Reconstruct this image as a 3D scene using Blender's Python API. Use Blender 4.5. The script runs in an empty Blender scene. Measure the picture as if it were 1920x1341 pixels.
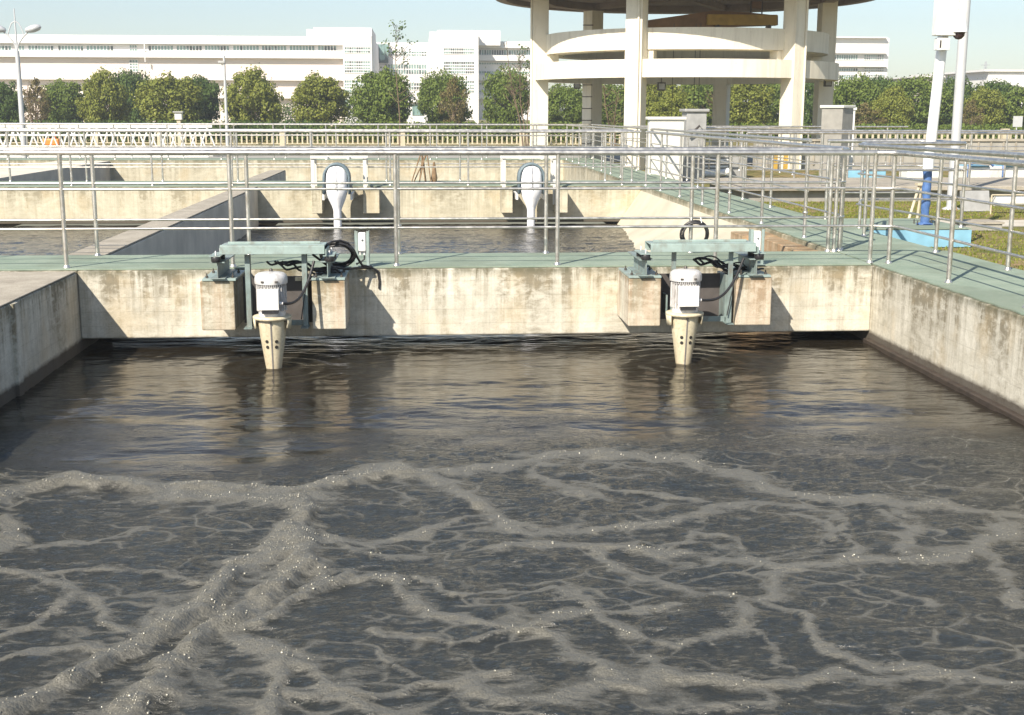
import bpy, math, random
import numpy as np
from mathutils import Vector, Matrix
random.seed(7); RNG = np.random.default_rng(7)
PI = math.pi
scene = bpy.context.scene
COL = scene.collection

# ------------------------------------------------------------ camera, world, sun, exposure
CF, CYAW, CPITCH, CROLL, CH = 2328.0, .0713, .1947, .0025, 1.4554
cy, sy, cp, sp = math.cos(CYAW), math.sin(CYAW), math.cos(CPITCH), math.sin(CPITCH)
FW = Vector((sy*cp, cy*cp, -sp)); RT = Vector((cy, -sy, 0)); UP = RT.cross(FW)
c_, s_ = math.cos(CROLL), math.sin(CROLL)
RT, UP = c_*RT + s_*UP, -s_*RT + c_*UP
cam = bpy.data.cameras.new('camera'); camo = bpy.data.objects.new('camera', cam); COL.objects.link(camo)
camo.matrix_world = Matrix(((RT.x, UP.x, -FW.x, 0), (RT.y, UP.y, -FW.y, 0), (RT.z, UP.z, -FW.z, CH), (0, 0, 0, 1)))
cam.sensor_width = 36; cam.lens = CF/1920*36; cam.clip_end = 3000; cam.clip_start = .05
scene.camera = camo
LIGHT = Vector((.68, 1.0, -.97)).normalized()          # travel direction of sunlight
elev = math.asin(-LIGHT.z); sun_az = math.atan2(-LIGHT.x, -LIGHT.y)   # bearing of the sun from +Y towards +X
world = bpy.data.worlds.new('World'); scene.world = world; world.use_nodes = True
wn = world.node_tree; wn.nodes.clear()
sky = wn.nodes.new('ShaderNodeTexSky'); sky.sky_type = 'NISHITA'; sky.sun_disc = False
sky.sun_elevation = elev; sky.sun_rotation = sun_az; sky.air_density = 1.0; sky.dust_density = .7; sky.ozone_density = 1.3; sky.altitude = 20
bg = wn.nodes.new('ShaderNodeBackground'); bg.inputs['Strength'].default_value = .091
wo = wn.nodes.new('ShaderNodeOutputWorld')
hs = wn.nodes.new('ShaderNodeHueSaturation'); hs.inputs['Saturation'].default_value = 1.0
wn.links.new(sky.outputs[0], hs.inputs['Color']); wn.links.new(hs.outputs[0], bg.inputs[0]); wn.links.new(bg.outputs[0], wo.inputs[0])
sun = bpy.data.lights.new('sun', 'SUN'); sun.energy = 5.0; sun.angle = math.radians(.53); sun.color = (1, .91, .78)
suno = bpy.data.objects.new('sun', sun); COL.objects.link(suno)
suno.rotation_euler = LIGHT.to_track_quat('-Z', 'Y').to_euler(); suno.location = (-20, -30, 30)
scene.view_settings.view_transform = 'Standard'; scene.view_settings.look = 'None'
scene.view_settings.exposure = .82; scene.view_settings.gamma = 1

def at(px, py, Y):                                     # a pixel of the photograph as a point at distance Y
    d = FW + RT*((px-960)/CF) + UP*((670.5-py)/CF)
    return Vector((0, 0, CH)) + d*(Y/d.y)
def onz(px, py, z):
    d = FW + RT*((px-960)/CF) + UP*((670.5-py)/CF)
    return Vector((0, 0, CH)) + d*((z-CH)/d.z)

# ------------------------------------------------------------ materials
class NT:
    def __init__(s, name):
        s.m = bpy.data.materials.new(name); s.m.use_nodes = True; s.t = s.m.node_tree; s.t.nodes.clear()
        s.out = s.n('ShaderNodeOutputMaterial'); s.b = s.n('ShaderNodeBsdfPrincipled'); s.l(s.b.outputs[0], s.out.inputs[0])
    def n(s, t, **k):
        o = s.t.nodes.new(t)
        for a, v in k.items(): setattr(o, a, v)
        return o
    def l(s, a, b): s.t.links.new(a, b)
    def pos(s):
        return s.n('ShaderNodeNewGeometry').outputs['Position']
    def mapped(s, sc, src=None):
        m = s.n('ShaderNodeVectorMath', operation='MULTIPLY'); s.l(src or s.pos(), m.inputs[0]); m.inputs[1].default_value = sc
        return m.outputs[0]
    def noise(s, sc, scale=1, detail=4, rough=.55, dist=0, src=None):
        n = s.n('ShaderNodeTexNoise'); s.l(s.mapped(sc, src), n.inputs['Vector'])
        n.inputs['Scale'].default_value = scale; n.inputs['Detail'].default_value = detail
        n.inputs['Roughness'].default_value = rough; n.inputs['Distortion'].default_value = dist
        return n.outputs['Fac']
    def ramp(s, f, stops):
        r = s.n('ShaderNodeValToRGB'); s.l(f, r.inputs[0]); e = r.color_ramp.elements
        while len(e) < len(stops): e.new(.5)
        for i, (p, c) in enumerate(stops):
            e[i].position = p; e[i].color = (*c, 1) if isinstance(c, (tuple, list)) else (c, c, c, 1)
        return r.outputs[0]
    def mix(s, f, a, b, mode='MIX'):
        m = s.n('ShaderNodeMix', data_type='RGBA', blend_type=mode)
        for sock, v in ((m.inputs[0], f), (m.inputs[6], a), (m.inputs[7], b)):
            if hasattr(v, 'links'): s.l(v, sock)
            elif isinstance(v, (int, float)): sock.default_value = v
            else: sock.default_value = (*v, 1)
        return m.outputs[2]
    def math(s, op, a, b=0, clamp=False):
        m = s.n('ShaderNodeMath', operation=op, use_clamp=clamp)
        for i, v in enumerate((a, b)):
            if hasattr(v, 'links'): s.l(v, m.inputs[i])
            else: m.inputs[i].default_value = v
        return m.outputs[0]
    def bump(s, h, strength=.3, dist=.01, normal=None):
        b = s.n('ShaderNodeBump'); s.l(h, b.inputs['Height']); b.inputs['Strength'].default_value = strength; b.inputs['Distance'].default_value = dist
        if normal: s.l(normal, b.inputs['Normal'])
        s.l(b.outputs[0], s.b.inputs['Normal']); return b.outputs[0]
    def set(s, **k):
        for a, v in k.items():
            i = s.b.inputs[a.replace('_', ' ')]
            if hasattr(v, 'links'): s.l(v, i)
            elif isinstance(v, tuple): i.default_value = (*v, 1)
            else: i.default_value = v
        return s

def simple(name, col, rough=.6, metal=0, var=.15, scale=8, bump=.1, spec=.5, grime=0., gcol=(.14, .095, .06), gs=(1, 1, .45), gscale=7):
    t = NT(name); n = t.noise((1, 1, 1), scale, 5)
    d = tuple(c*(1-var) for c in col); b = tuple(min(1, c*(1+var)) for c in col)
    c = t.mix(t.ramp(n, [(.3, 0.), (.7, 1.)]), d, b)
    if grime:
        g = t.noise(gs, gscale, 7, .72, .6); g2 = t.noise((1, 1, 1), gscale*6, 4, .7)
        m = t.math('ADD', t.ramp(g, [(.50, 0.), (.66, 1.)]), t.math('MULTIPLY', t.ramp(g2, [(.60, 0.), (.68, 1.)]), .6), True)
        c = t.mix(t.math('MULTIPLY', m, grime), c, gcol)
    t.set(Base_Color=c, Roughness=rough, Metallic=metal, Specular_IOR_Level=spec)
    if bump: t.bump(t.noise((1, 1, 1), scale*8, 3), bump, .005)
    return t.m

def concrete_wall(name, base, dark, top_z=0., streak=1., rust=0.):
    t = NT(name)
    z = t.n('ShaderNodeSeparateXYZ'); t.l(t.pos(), z.inputs[0]); Z = z.outputs[2]
    blot = t.noise((1, 1, 1.5), 2.4, 8, .72, .8)
    blot2 = t.noise((1.3, 1.3, 2.4), 6, 6, .7, .5)
    s1 = t.noise((2.6, 2.6, .35), 1, 6, .62, .5)              # broad runs
    s2 = t.noise((13, 13, .7), 1, 6, .68, .35)                # thin runs
    fine = t.noise((1, 1, 1), 60, 4, .7)
    topf = t.math('MULTIPLY', t.math('ADD', Z, .50 - top_z), 2.2, True)
    topf = t.math('POWER', topf, 1.5)
    run = t.ramp(s1, [(.46, 0.), (.58, 1.)])
    thin = t.ramp(s2, [(.46, 0.), (.60, 1.)])
    brk = t.ramp(blot2, [(.38, .25), (.60, 1.)])
    st = t.math('ADD', t.math('MULTIPLY', run, 1.15), t.math('MULTIPLY', thin, .75))
    st = t.math('MULTIPLY', t.math('MULTIPLY', st, brk), t.math('ADD', t.math('MULTIPLY', topf, .85), .38), True)
    drip = t.ramp(t.noise((4.2, 4.2, .10), 1, 5, .6, .15), [(.545, 0.), (.585, 1.)])
    dripw = t.math('MULTIPLY', t.math('MULTIPLY', drip, t.ramp(t.noise((20, 20, .6), 1, 4, .7), [(.35, .25), (.6, 1.)])), t.math('ADD', t.math('MULTIPLY', topf, .35), .42))
    st = t.math('MULTIPLY', t.math('MAXIMUM', st, dripw), streak, True)
    c = t.mix(t.ramp(blot, [(.38, 0.), (.62, 1.)]), tuple(v*q for v, q in zip(base, (.78, .77, .74))), base)
    c = t.mix(t.math('MULTIPLY', st, .9), c, dark)
    warm = t.ramp(t.noise((1.7, 1.7, 1.2), 1.3, 5, .6), [(.52, 0.), (.66, 1.)])
    c = t.mix(t.math('MULTIPLY', warm, .30), c, (.50, .38, .21))
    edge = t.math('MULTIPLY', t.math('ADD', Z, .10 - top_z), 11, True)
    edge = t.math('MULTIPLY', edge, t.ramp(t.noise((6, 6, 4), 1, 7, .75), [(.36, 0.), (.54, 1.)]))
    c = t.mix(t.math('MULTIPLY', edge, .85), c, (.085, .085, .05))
    rst = t.math('MULTIPLY', t.ramp(t.noise((9, 9, .5), 1, 4), [(.42, 0.), (.6, 1.)]), rust)
    c = t.mix(rst, c, (.38, .185, .08))
    c = t.mix(t.math('MULTIPLY', t.ramp(fine, [(.3, 1.), (.5, 0.)]), .25), c, (.1, .09, .07))
    # faint formwork board lines
    saw = t.math('FRACT', t.math('MULTIPLY', Z, 7.3)); bl = t.math('LESS_THAN', saw, .05)
    c = t.mix(t.math('MULTIPLY', t.math('MULTIPLY', bl, brk), .22), c, dark)
    wet = t.math('MULTIPLY', t.math('SUBTRACT', t.math('ADD', -.665, t.math('MULTIPLY', blot2, .05)), Z), 22, True)
    c = t.mix(t.math('MULTIPLY', wet, .88), c, (.045, .034, .026))
    t.set(Base_Color=c, Roughness=.85, Specular_IOR_Level=.25)
    h = t.math('ADD', t.math('MULTIPLY', blot, .6), t.math('MULTIPLY', fine, .25)); h = t.math('SUBTRACT', h, t.math('MULTIPLY', bl, .1))
    t.bump(h, .6, .014)
    return t.m

M = {}
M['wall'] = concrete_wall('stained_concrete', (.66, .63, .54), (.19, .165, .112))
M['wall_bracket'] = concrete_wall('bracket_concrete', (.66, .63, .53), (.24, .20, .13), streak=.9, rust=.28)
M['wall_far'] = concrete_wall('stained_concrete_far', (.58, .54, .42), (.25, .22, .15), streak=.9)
M['wall_rust'] = concrete_wall('rusty_concrete', (.55, .42, .28), (.30, .22, .13), rust=.35)
t = NT('walkway_concrete_top'); n = t.noise((1, 1, 1), 3, 7, .7); f = t.noise((1, 1, 1), 70, 4, .7)
cc = t.mix(t.ramp(n, [(.35, 0.), (.65, 1.)]), (.29, .26, .21), (.44, .40, .33)); cc = t.mix(t.ramp(f, [(.35, .5), (.5, 0.)]), cc, (.12, .11, .09))
t.set(Base_Color=cc, Roughness=.9, Specular_IOR_Level=.2); t.bump(t.math('ADD', n, t.math('MULTIPLY', f, .4)), .5, .01); M['top'] = t.m
t = NT('green_deck_paint'); n = t.noise((1, 1, 1), 2.3, 7, .68); f = t.noise((1, 1, 1), 38, 5, .7); n2 = t.noise((1, 1, 1), .8, 4)
cc = t.mix(t.ramp(n, [(.3, 0.), (.68, 1.)]), (.175, .235, .18), (.27, .325, .255))
cc = t.mix(t.math('MULTIPLY', t.ramp(f, [(.52, 0.), (.66, 1.)]), .5), cc, (.34, .36, .29))
cc = t.mix(t.math('MULTIPLY', t.ramp(n2, [(.5, 0.), (.56, 1.)]), .45), cc, (.16, .185, .135))
t.set(Base_Color=cc, Roughness=.75, Specular_IOR_Level=.3); t.bump(f, .35, .006); M['green'] = t.m
t = NT('brushed_steel'); n = t.noise((1, 1, 1), 14, 5); w = t.noise((30, 30, 200), 1, 2)
t.set(Base_Color=t.mix(t.ramp(n, [(.35, 0.), (.7, 1.)]), (.53, .50, .45), (.70, .675, .63)), Metallic=.9, Roughness=t.ramp(n, [(.3, .30), (.7, .46)]))
t.bump(w, .05, .002); M['steel'] = t.m
M['teal'] = simple('grey_green_paint', (.19, .245, .235), .5, 0, .22, 9, .08, grime=.55)
M['plate'] = simple('plate_paint', (.27, .345, .325), .45, 0, .16, 7, .08, grime=.45)
M['bolt'] = simple('dark_bolt', (.10, .09, .08), .5, .5, .3, 30, 0)
M['rubber'] = simple('black_rubber', (.022, .021, .022), .42, 0, .3, 30, .1)
M['motor'] = simple('silver_enamel', (.60, .59, .58), .42, .15, .10, 18, .05, grime=.45, gcol=(.22, .18, .14), gscale=12)
M['motor_dark'] = simple('fan_grille_dark', (.16, .15, .145), .5, 0, .2, 40, 0)
M['panel'] = simple('dark_shade_brown', (.075, .066, .062), .7, 0, .25, 6, .1)  # shade tone of the gap between the brackets, put into the colour
M['box'] = simple('white_box_paint', (.76, .76, .73), .4, 0, .05, 12, .03, grime=.3, gcol=(.35, .31, .25), gscale=9)
t = NT('cream_casting'); n = t.noise((1, 1, .3), 14, 6, .65); z = t.n('ShaderNodeSeparateXYZ'); t.l(t.pos(), z.inputs[0])
low = t.math('MULTIPLY', t.math('SUBTRACT', -.52, z.outputs[2]), 4, True)
cc = t.mix(t.ramp(n, [(.35, 0.), (.65, 1.)]), (.50, .44, .30), (.64, .58, .42)); cc = t.mix(t.math('MULTIPLY', low, .35), cc, (.50, .38, .25))
cc = t.mix(t.math('MULTIPLY', t.ramp(t.noise((1, 1, 1), 45, 5), [(.5, 0.), (.65, 1.)]), .3), cc, (.26, .21, .13))
t.set(Base_Color=cc, Roughness=.55); t.bump(n, .2, .004); M['cream'] = t.m
M['hole'] = simple('dark_opening', (.02, .018, .015), .8, 0, .1, 10, 0)
M['tower'] = simple('tower_cream_paint', (.74, .69, .57), .8, 0, .05, 1.5, .1, .2, grime=.30, gcol=(.34, .29, .21), gs=(2.6, 2.6, .22), gscale=1.2)
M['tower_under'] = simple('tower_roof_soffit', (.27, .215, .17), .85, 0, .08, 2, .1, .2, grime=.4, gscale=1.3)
M['crane'] = simple('crane_brown_paint', (.24, .135, .06), .55, 0, .2, 3, 0)
M['crane_y'] = simple('crane_yellow_paint', (.42, .27, .05), .55, 0, .2, 3, 0)
M['bwhite'] = simple('building_white', (.74, .725, .705), .8, 0, .03, .2, 0, .2, grime=.16, gcol=(.38, .36, .33), gs=(1, 1, .2), gscale=.5)
M['bpink'] = simple('building_warm_wall', (.70, .62, .56), .85, 0, .03, .2, 0, .2)
M['sheet'] = simple('white_cover_cloth', (.86, .86, .87), .7, 0, .03, 10, .2, .2)
M['hood'] = simple('blue_hood', (.13, .175, .20), .5, 0, .1, 10, 0)
M['bluepaint'] = simple('sky_blue_paint', (.20, .40, .52), .6, 0, .14, 5, .05)
M['bluepole'] = simple('blue_plastic_wrap', (.07, .14, .32), .35, 0, .2, 16, .3)
M['whitep'] = simple('white_pole_paint', (.80, .80, .80), .4, 0, .03, 6, 0)
M['greyp'] = simple('grey_pole_paint', (.48, .49, .50), .45, .1, .06, 6, 0)
M['cab'] = simple('pale_cabinet_paint', (.62, .61, .56), .6, 0, .05, 3, 0)
M['cabd'] = simple('grey_cabinet_paint', (.27, .26, .235), .65, 0, .12, 6, .05)
M['fence'] = simple('cream_fence_paint', (.50, .44, .32), .7, 0, .10, 3, 0)
M['bark'] = simple('bark', (.16, .12, .085), .9, 0, .3, 14, .4, .1)
M['wood'] = simple('old_wood', (.22, .15, .09), .85, 0, .3, 16, .3, .1)
M['orange'] = simple('orange_enamel', (.75, .24, .04), .5, 0, .1, 8, 0)
M['div_conc'] = simple('divider_concrete', (.60, .55, .46), .9, 0, .16, 2.0, .3, .2)
M['lining'] = simple('beige_lining', (.50, .46, .36), .85, 0, .16, 1.1, .2, .2)
M['grey_conc'] = simple('grey_concrete', (.33, .315, .28), .9, 0, .16, 2.5, .3, .2)
M['greycan'] = simple('grey_metal_panel', (.34, .34, .33), .55, .2, .15, 6, 0)
M['dome'] = simple('smoked_dome', (.05, .03, .03), .12, 0, .1, 6, 0)

t = NT('window_glass'); t.set(Base_Color=t.mix(t.ramp(t.noise((1.1, .1, .4), 1, 2), [(.42, 0.), (.5, 1.)]), (.035, .05, .05), (.20, .30, .28)), Roughness=.15, Specular_IOR_Level=.6); M['glass'] = t.m
t = NT('window_dark'); t.set(Base_Color=(.10, .12, .13), Roughness=.2); M['glassd'] = t.m

def leafmat(name, dark, mid, light):
    t = NT(name); g = t.n('ShaderNodeNewGeometry')
    big = t.noise((1, 1, 1), 1.1, 3)
    c = t.mix(t.ramp(g.outputs['Random Per Island'], [(0., 0.), (1., 1.)]), dark, light)
    c = t.mix(t.ramp(big, [(.38, 0.), (.62, 1.)]), c, mid)
    c = t.mix(.5, c, t.mix(g.outputs['Random Per Island'], mid, light))
    t.set(Base_Color=c, Roughness=.6, Specular_IOR_Level=.25)
    tr = t.n('ShaderNodeBsdfTranslucent'); t.l(c, tr.inputs[0]); ms = t.n('ShaderNodeMixShader'); ms.inputs[0].default_value = .3
    t.l(t.b.outputs[0], ms.inputs[1]); t.l(tr.outputs[0], ms.inputs[2]); t.l(ms.outputs[0], t.out.inputs[0])
    return t.m
M['leaf_green'] = leafmat('leaf_mid_green', (.05, .09, .014), (.12, .175, .030), (.20, .25, .05))
M['leaf_olive'] = leafmat('leaf_olive', (.08, .11, .016), (.18, .21, .036), (.28, .29, .055))
M['leaf_dark'] = leafmat('leaf_dark_green', (.03, .062, .015), (.07, .12, .026), (.13, .185, .04))
M['leaf_brown'] = leafmat('leaf_brown', (.08, .065, .025), (.15, .125, .045), (.23, .19, .075))

# ------------------------------------------------------------ mesh builder
class MB:
    def __init__(s): s.v = []; s.f = []; s.sm = []
    def add(s, vs, fs, smooth=False):
        o = len(s.v); s.v += [tuple(v) for v in vs]; s.f += [tuple(i+o for i in f) for f in fs]; s.sm += [smooth]*len(fs); return s
    def box(s, a, b, rz=0, rx=0, ry=0):
        a, b = Vector(a), Vector(b); c = (a+b)/2; h = (b-a)/2
        vs = [Vector((x*h.x, y*h.y, z*h.z)) for x in (-1, 1) for y in (-1, 1) for z in (-1, 1)]
        if rz or rx or ry:
            R = Matrix.Rotation(rz, 3, 'Z') @ Matrix.Rotation(ry, 3, 'Y') @ Matrix.Rotation(rx, 3, 'X'); vs = [R@v for v in vs]
        return s.add([v+c for v in vs], [(0, 1, 3, 2), (4, 6, 7, 5), (0, 4, 5, 1), (2, 3, 7, 6), (0, 2, 6, 4), (1, 5, 7, 3)])
    def tube(s, pts, r, n=8, caps=True):
        pts = [Vector(p) for p in pts]; rs = r if isinstance(r, (list, tuple)) else [r]*len(pts)
        vs = []; fs = []; up = None
        for i, p in enumerate(pts):
            d = (pts[min(i+1, len(pts)-1)] - pts[max(i-1, 0)]).normalized()
            if up is None:
                up = Vector((0, 0, 1)) if abs(d.z) < .9 else Vector((1, 0, 0))
            x = up.cross(d).normalized(); y = d.cross(x).normalized(); up = y
            for k in range(n):
                a = 2*PI*k/n; vs.append(p + (x*math.cos(a) + y*math.sin(a))*rs[i])
        for i in range(len(pts)-1):
            for k in range(n):
                k2 = (k+1) % n; fs.append((i*n+k, i*n+k2, (i+1)*n+k2, (i+1)*n+k))
        s.add(vs, fs, True)
        if caps:
            s.add(vs[:n], [tuple(range(n))[::-1]]); s.add(vs[-n:], [tuple(range(n))])
        return s
    def lathe(s, prof, c=(0, 0, 0), n=24, smooth=True):
        vs = []; fs = []
        for r, z in prof:
            for k in range(n):
                a = 2*PI*k/n; vs.append((c[0]+r*math.cos(a), c[1]+r*math.sin(a), c[2]+z))
        for i in range(len(prof)-1):
            for k in range(n):
                k2 = (k+1) % n; fs.append((i*n+k, i*n+k2, (i+1)*n+k2, (i+1)*n+k))
        s.add(vs, fs, smooth)
        if prof[0][0] > 1e-4: s.add(vs[:n], [tuple(range(n))[::-1]])
        if prof[-1][0] > 1e-4: s.add(vs[-n:], [tuple(range(n))])
        return s
    def prism(s, poly, z0, z1):
        n = len(poly); vs = [(x, y, z0) for x, y in poly] + [(x, y, z1) for x, y in poly]
        fs = [tuple(range(n))[::-1], tuple(range(n, 2*n))] + [(i, (i+1) % n, n+(i+1) % n, n+i) for i in range(n)]
        return s.add(vs, fs)
    def build(s, name, mat, parent=None, bevel=0):
        me = bpy.data.meshes.new(name); me.from_pydata(s.v, [], s.f); me.materials.append(mat if not isinstance(mat, str) else M[mat])
        me.polygons.foreach_set('use_smooth', s.sm); me.update()
        o = bpy.data.objects.new(name, me); COL.objects.link(o)
        if bevel:
            b = o.modifiers.new('bevel', 'BEVEL'); b.width = bevel; b.segments = 2; b.limit_method = 'ANGLE'
        if parent:
            o.parent = parent; o.matrix_parent_inverse = Matrix.Translation(parent.location).inverted() @ Matrix() if not parent.rotation_euler.z else parent.matrix_basis.inverted()
        return o
def tag(o, label=None, cat=None, group=None, kind=None):
    if label: o['label'] = label
    if cat: o['category'] = cat
    if group: o['group'] = group
    if kind: o['kind'] = kind
    return o
def thing(name, label, cat, loc=(0, 0, 0), group=None):
    o = bpy.data.objects.new(name, None); COL.objects.link(o); o.location = loc; o.empty_display_size = .2
    return tag(o, label, cat, group)
def kids(o): return [c for c in bpy.data.objects if c.parent == o]
def copy_tree(o, parent=None):
    ch = kids(o); c = o.copy(); COL.objects.link(c)
    if parent: c.parent = parent
    for k in ch: copy_tree(k, c)
    return c
def B(a, b, name, mat, parent=None, bevel=0, **k): return MB().box(a, b).build(name, mat, parent, bevel)

# ------------------------------------------------------------ ground
def vn(x, y, seed, per=257):
    r = np.random.default_rng(seed).random((per, per)); xi = np.floor(x).astype(int); yi = np.floor(y).astype(int)
    fx = x-xi; fy = y-yi; fx = fx*fx*(3-2*fx); fy = fy*fy*(3-2*fy)
    a = r[xi % per, yi % per]; b = r[(xi+1) % per, yi % per]; c = r[xi % per, (yi+1) % per]; d = r[(xi+1) % per, (yi+1) % per]
    return (a*(1-fx)+b*fx)*(1-fy) + (c*(1-fx)+d*fx)*fy
def fbm(x, y, seed, o=4, g=.5):
    s = 0; a = 1; t_ = 0
    for i in range(o):
        s = s + a*vn(x*2**i + 17.3*i, y*2**i + 5.1*i, seed+i); t_ += a; a *= g
    return s/t_ - .5
t = NT('dry_grass_ground'); n = t.noise((1, 1, 1), .55, 6, .65); f = t.noise((1, 1, 1), 14, 6, .75); n3 = t.noise((1, 1, 1), 2.2, 5, .7)
cc = t.mix(t.ramp(n, [(.40, 0.), (.58, 1.)]), (.15, .165, .05), (.27, .225, .10)); cc = t.mix(t.ramp(n3, [(.5, 0.), (.62, 1.)]), cc, (.36, .25, .14))
cc = t.mix(t.ramp(f, [(.35, .55), (.6, 0.)]), cc, (.05, .06, .02)); t.set(Base_Color=cc, Roughness=.95, Specular_IOR_Level=.1); t.bump(f, .8, .04); M['ground'] = t.m
GZ = -.25
mb = MB(); X0, X1, Y0, Y1 = -26, 5.6, -3, 41
for a, b, c, d in ((-900, X0, -60, 1500), (X1, 900, -60, 1500), (X0, X1, Y1, 1500), (X0, X1, -60, Y0)):
    mb.add([(a, c, GZ), (b, c, GZ), (b, d, GZ), (a, d, GZ)], [(0, 1, 2, 3)])
tag(mb.build('ground', 'ground'), kind='structure')
t = NT('pale_path'); n = t.noise((1, 1, 1), 3, 6, .7)
t.set(Base_Color=t.mix(t.ramp(n, [(.3, 0.), (.7, 1.)]), (.40, .36, .29), (.56, .52, .44)), Roughness=.9); M['path'] = t.m
p = MB().add([(6.8, 18.6, GZ+.004), (40, 18.1, GZ+.004), (40, 19.1, GZ+.004), (6.8, 19.8, GZ+.004)], [(0, 1, 2, 3)]).build('path', 'path'); tag(p, kind='structure')
p = MB().add([(5.7, 12.6, GZ+.004), (12, 11.6, GZ+.004), (12, 12.1, GZ+.004), (5.7, 13.1, GZ+.004)], [(0, 1, 2, 3)]).build('path', 'path'); tag(p, kind='structure')
p = MB().add([(5.8, 44, GZ+.004), (60, 44, GZ+.004), (60, 52, GZ+.004), (-40, 52, GZ+.004), (-40, 44, GZ+.004)], [(0, 1, 2, 3, 4)]).build('road', 'grey_conc'); tag(p, kind='structure')
# grass tufts on the verge to the right
def grass(name, n, xr, yr, h, mat):
    mb = MB(); vs = []; fs = []
    for i in range(n):
        x = random.uniform(*xr); y = random.uniform(*yr)
        if 18.0 < y < 20: continue
        a = random.uniform(0, PI); hh = h*random.uniform(.4, 1.2); w = .012; dx, dy = math.cos(a)*w, math.sin(a)*w; lx, ly = random.gauss(0, .35)*hh, random.gauss(0, .35)*hh
        k = len(vs); vs += [(x-dx, y-dy, GZ), (x+dx, y+dy, GZ), (x+lx, y+ly, GZ+hh)]; fs.append((k, k+1, k+2))
    mb.add(vs, fs); return tag(mb.build(name, mat), 'short dry grass on the verge right of the tanks', 'grass', kind='stuff')
grass('grass', 26000, (5.8, 12.5), (9.5, 24), .035, 'leaf_olive')

# ------------------------------------------------------------ water
ZW = -.77
t = NT('aerated_tank_water')
at1 = t.n('ShaderNodeAttribute'); at1.attribute_name = 'foam'; FO = at1.outputs['Fac']
at2 = t.n('ShaderNodeAttribute'); at2.attribute_name = 'churn'; CHN = at2.outputs['Fac']
warp = t.n('ShaderNodeTexNoise'); t.l(t.mapped((1.6, 2.4, 0)), warp.inputs['Vector']); warp.inputs['Scale'].default_value = 1.2; warp.inputs['Detail'].default_value = 2
wv = t.n('ShaderNodeVectorMath', operation='MULTIPLY_ADD'); t.l(warp.outputs['Color'], wv.inputs[0]); wv.inputs[1].default_value = (.55, .55, 0); t.l(t.mapped((.8, 1.35, 0)), wv.inputs[2])
vor = t.n('ShaderNodeTexVoronoi', feature='DISTANCE_TO_EDGE'); t.l(wv.outputs[0], vor.inputs['Vector']); vor.inputs['Scale'].default_value = 3.4
patch = t.ramp(t.noise((1.1, 1.5, 0), 1, 4, .6), [(.35, 0.), (.57, 1.)])
rag = t.noise((14, 26, 0), 1, 5, .75)
lw = t.math('ADD', vor.outputs['Distance'], t.math('MULTIPLY', t.math('SUBTRACT', rag, .5), .14))
lacy = t.math('MULTIPLY', t.math('MULTIPLY', t.math('MULTIPLY', t.ramp(lw, [(0., 1.), (.115, 0.)]), patch), .68), CHN)
film = t.math('MULTIPLY', t.math('MULTIPLY', t.ramp(t.noise((6, 17, 1), 1, 7, .74, .4), [(.46, 0.), (.64, 1.)]), .50), CHN)
bub = t.n('ShaderNodeTexVoronoi'); t.l(t.mapped((1, 1, .5)), bub.inputs['Vector']); bub.inputs['Scale'].default_value = 85
grain = t.noise((1, 1.5, 0), 55, 6, .85)
cover = t.math('ADD', t.math('ADD', FO, t.math('MAXIMUM', lacy, film)), t.math('MULTIPLY', t.math('SUBTRACT', grain, .5), .60))
rag2 = t.noise((5, 10, 0), 1, 6, .75)
cover = t.math('ADD', cover, t.math('MULTIPLY', t.math('SUBTRACT', rag, .5), .95))
cover = t.math('ADD', cover, t.math('MULTIPLY', t.math('SUBTRACT', rag2, .5), t.math('MULTIPLY', CHN, .9)))
cover = t.ramp(cover, [(.24, 0.), (.40, .5), (.74, 1.)])
sp = t.noise((1, 1.3, 0), 210, 2, .9)
foamc = t.mix(t.math('ADD', t.math('MULTIPLY', t.ramp(grain, [(.40, 0.), (.60, 1.)]), .5), t.math('MULTIPLY', t.ramp(sp, [(.38, 0.), (.62, 1.)]), .5)), (.072, .069, .056), (.185, .177, .147))
watc = t.mix(CHN, (.019, .0155, .0105), (.025, .026, .0215))
cgate = t.math('MULTIPLY', cover, .92)
t.set(Base_Color=t.mix(cgate, watc, foamc), Roughness=t.math('ADD', t.math('ADD', t.math('MULTIPLY', cover, .33), t.math('MULTIPLY', CHN, .04)), .018, True), IOR=1.5, Specular_IOR_Level=.5)
rip = t.noise((7, 19, 1), 1, 5, .6, .5); rip2 = t.noise((26, 48, 1), 1, 4, .65); rip3 = t.noise((4.5, 15, 1), 1, 3, .5, .8)
hh = t.math('ADD', t.math('MULTIPLY', rip, t.math('ADD', t.math('MULTIPLY', CHN, .50), .07)), t.math('MULTIPLY', rip2, t.math('ADD', t.math('MULTIPLY', CHN, .85), .012)))
hh = t.math('ADD', hh, t.math('MULTIPLY', rip3, t.math('SUBTRACT', .26, t.math('MULTIPLY', CHN, .1))))
hh = t.math('MULTIPLY', hh, t.math('SUBTRACT', 1, t.math('MULTIPLY', cover, .6)))
hh = t.math('ADD', hh, t.math('MULTIPLY', t.math('MULTIPLY', t.math('SUBTRACT', 1, bub.outputs['Distance']), cover), .13))
t.bump(hh, .55, .035)
M['water'] = t.m

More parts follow.
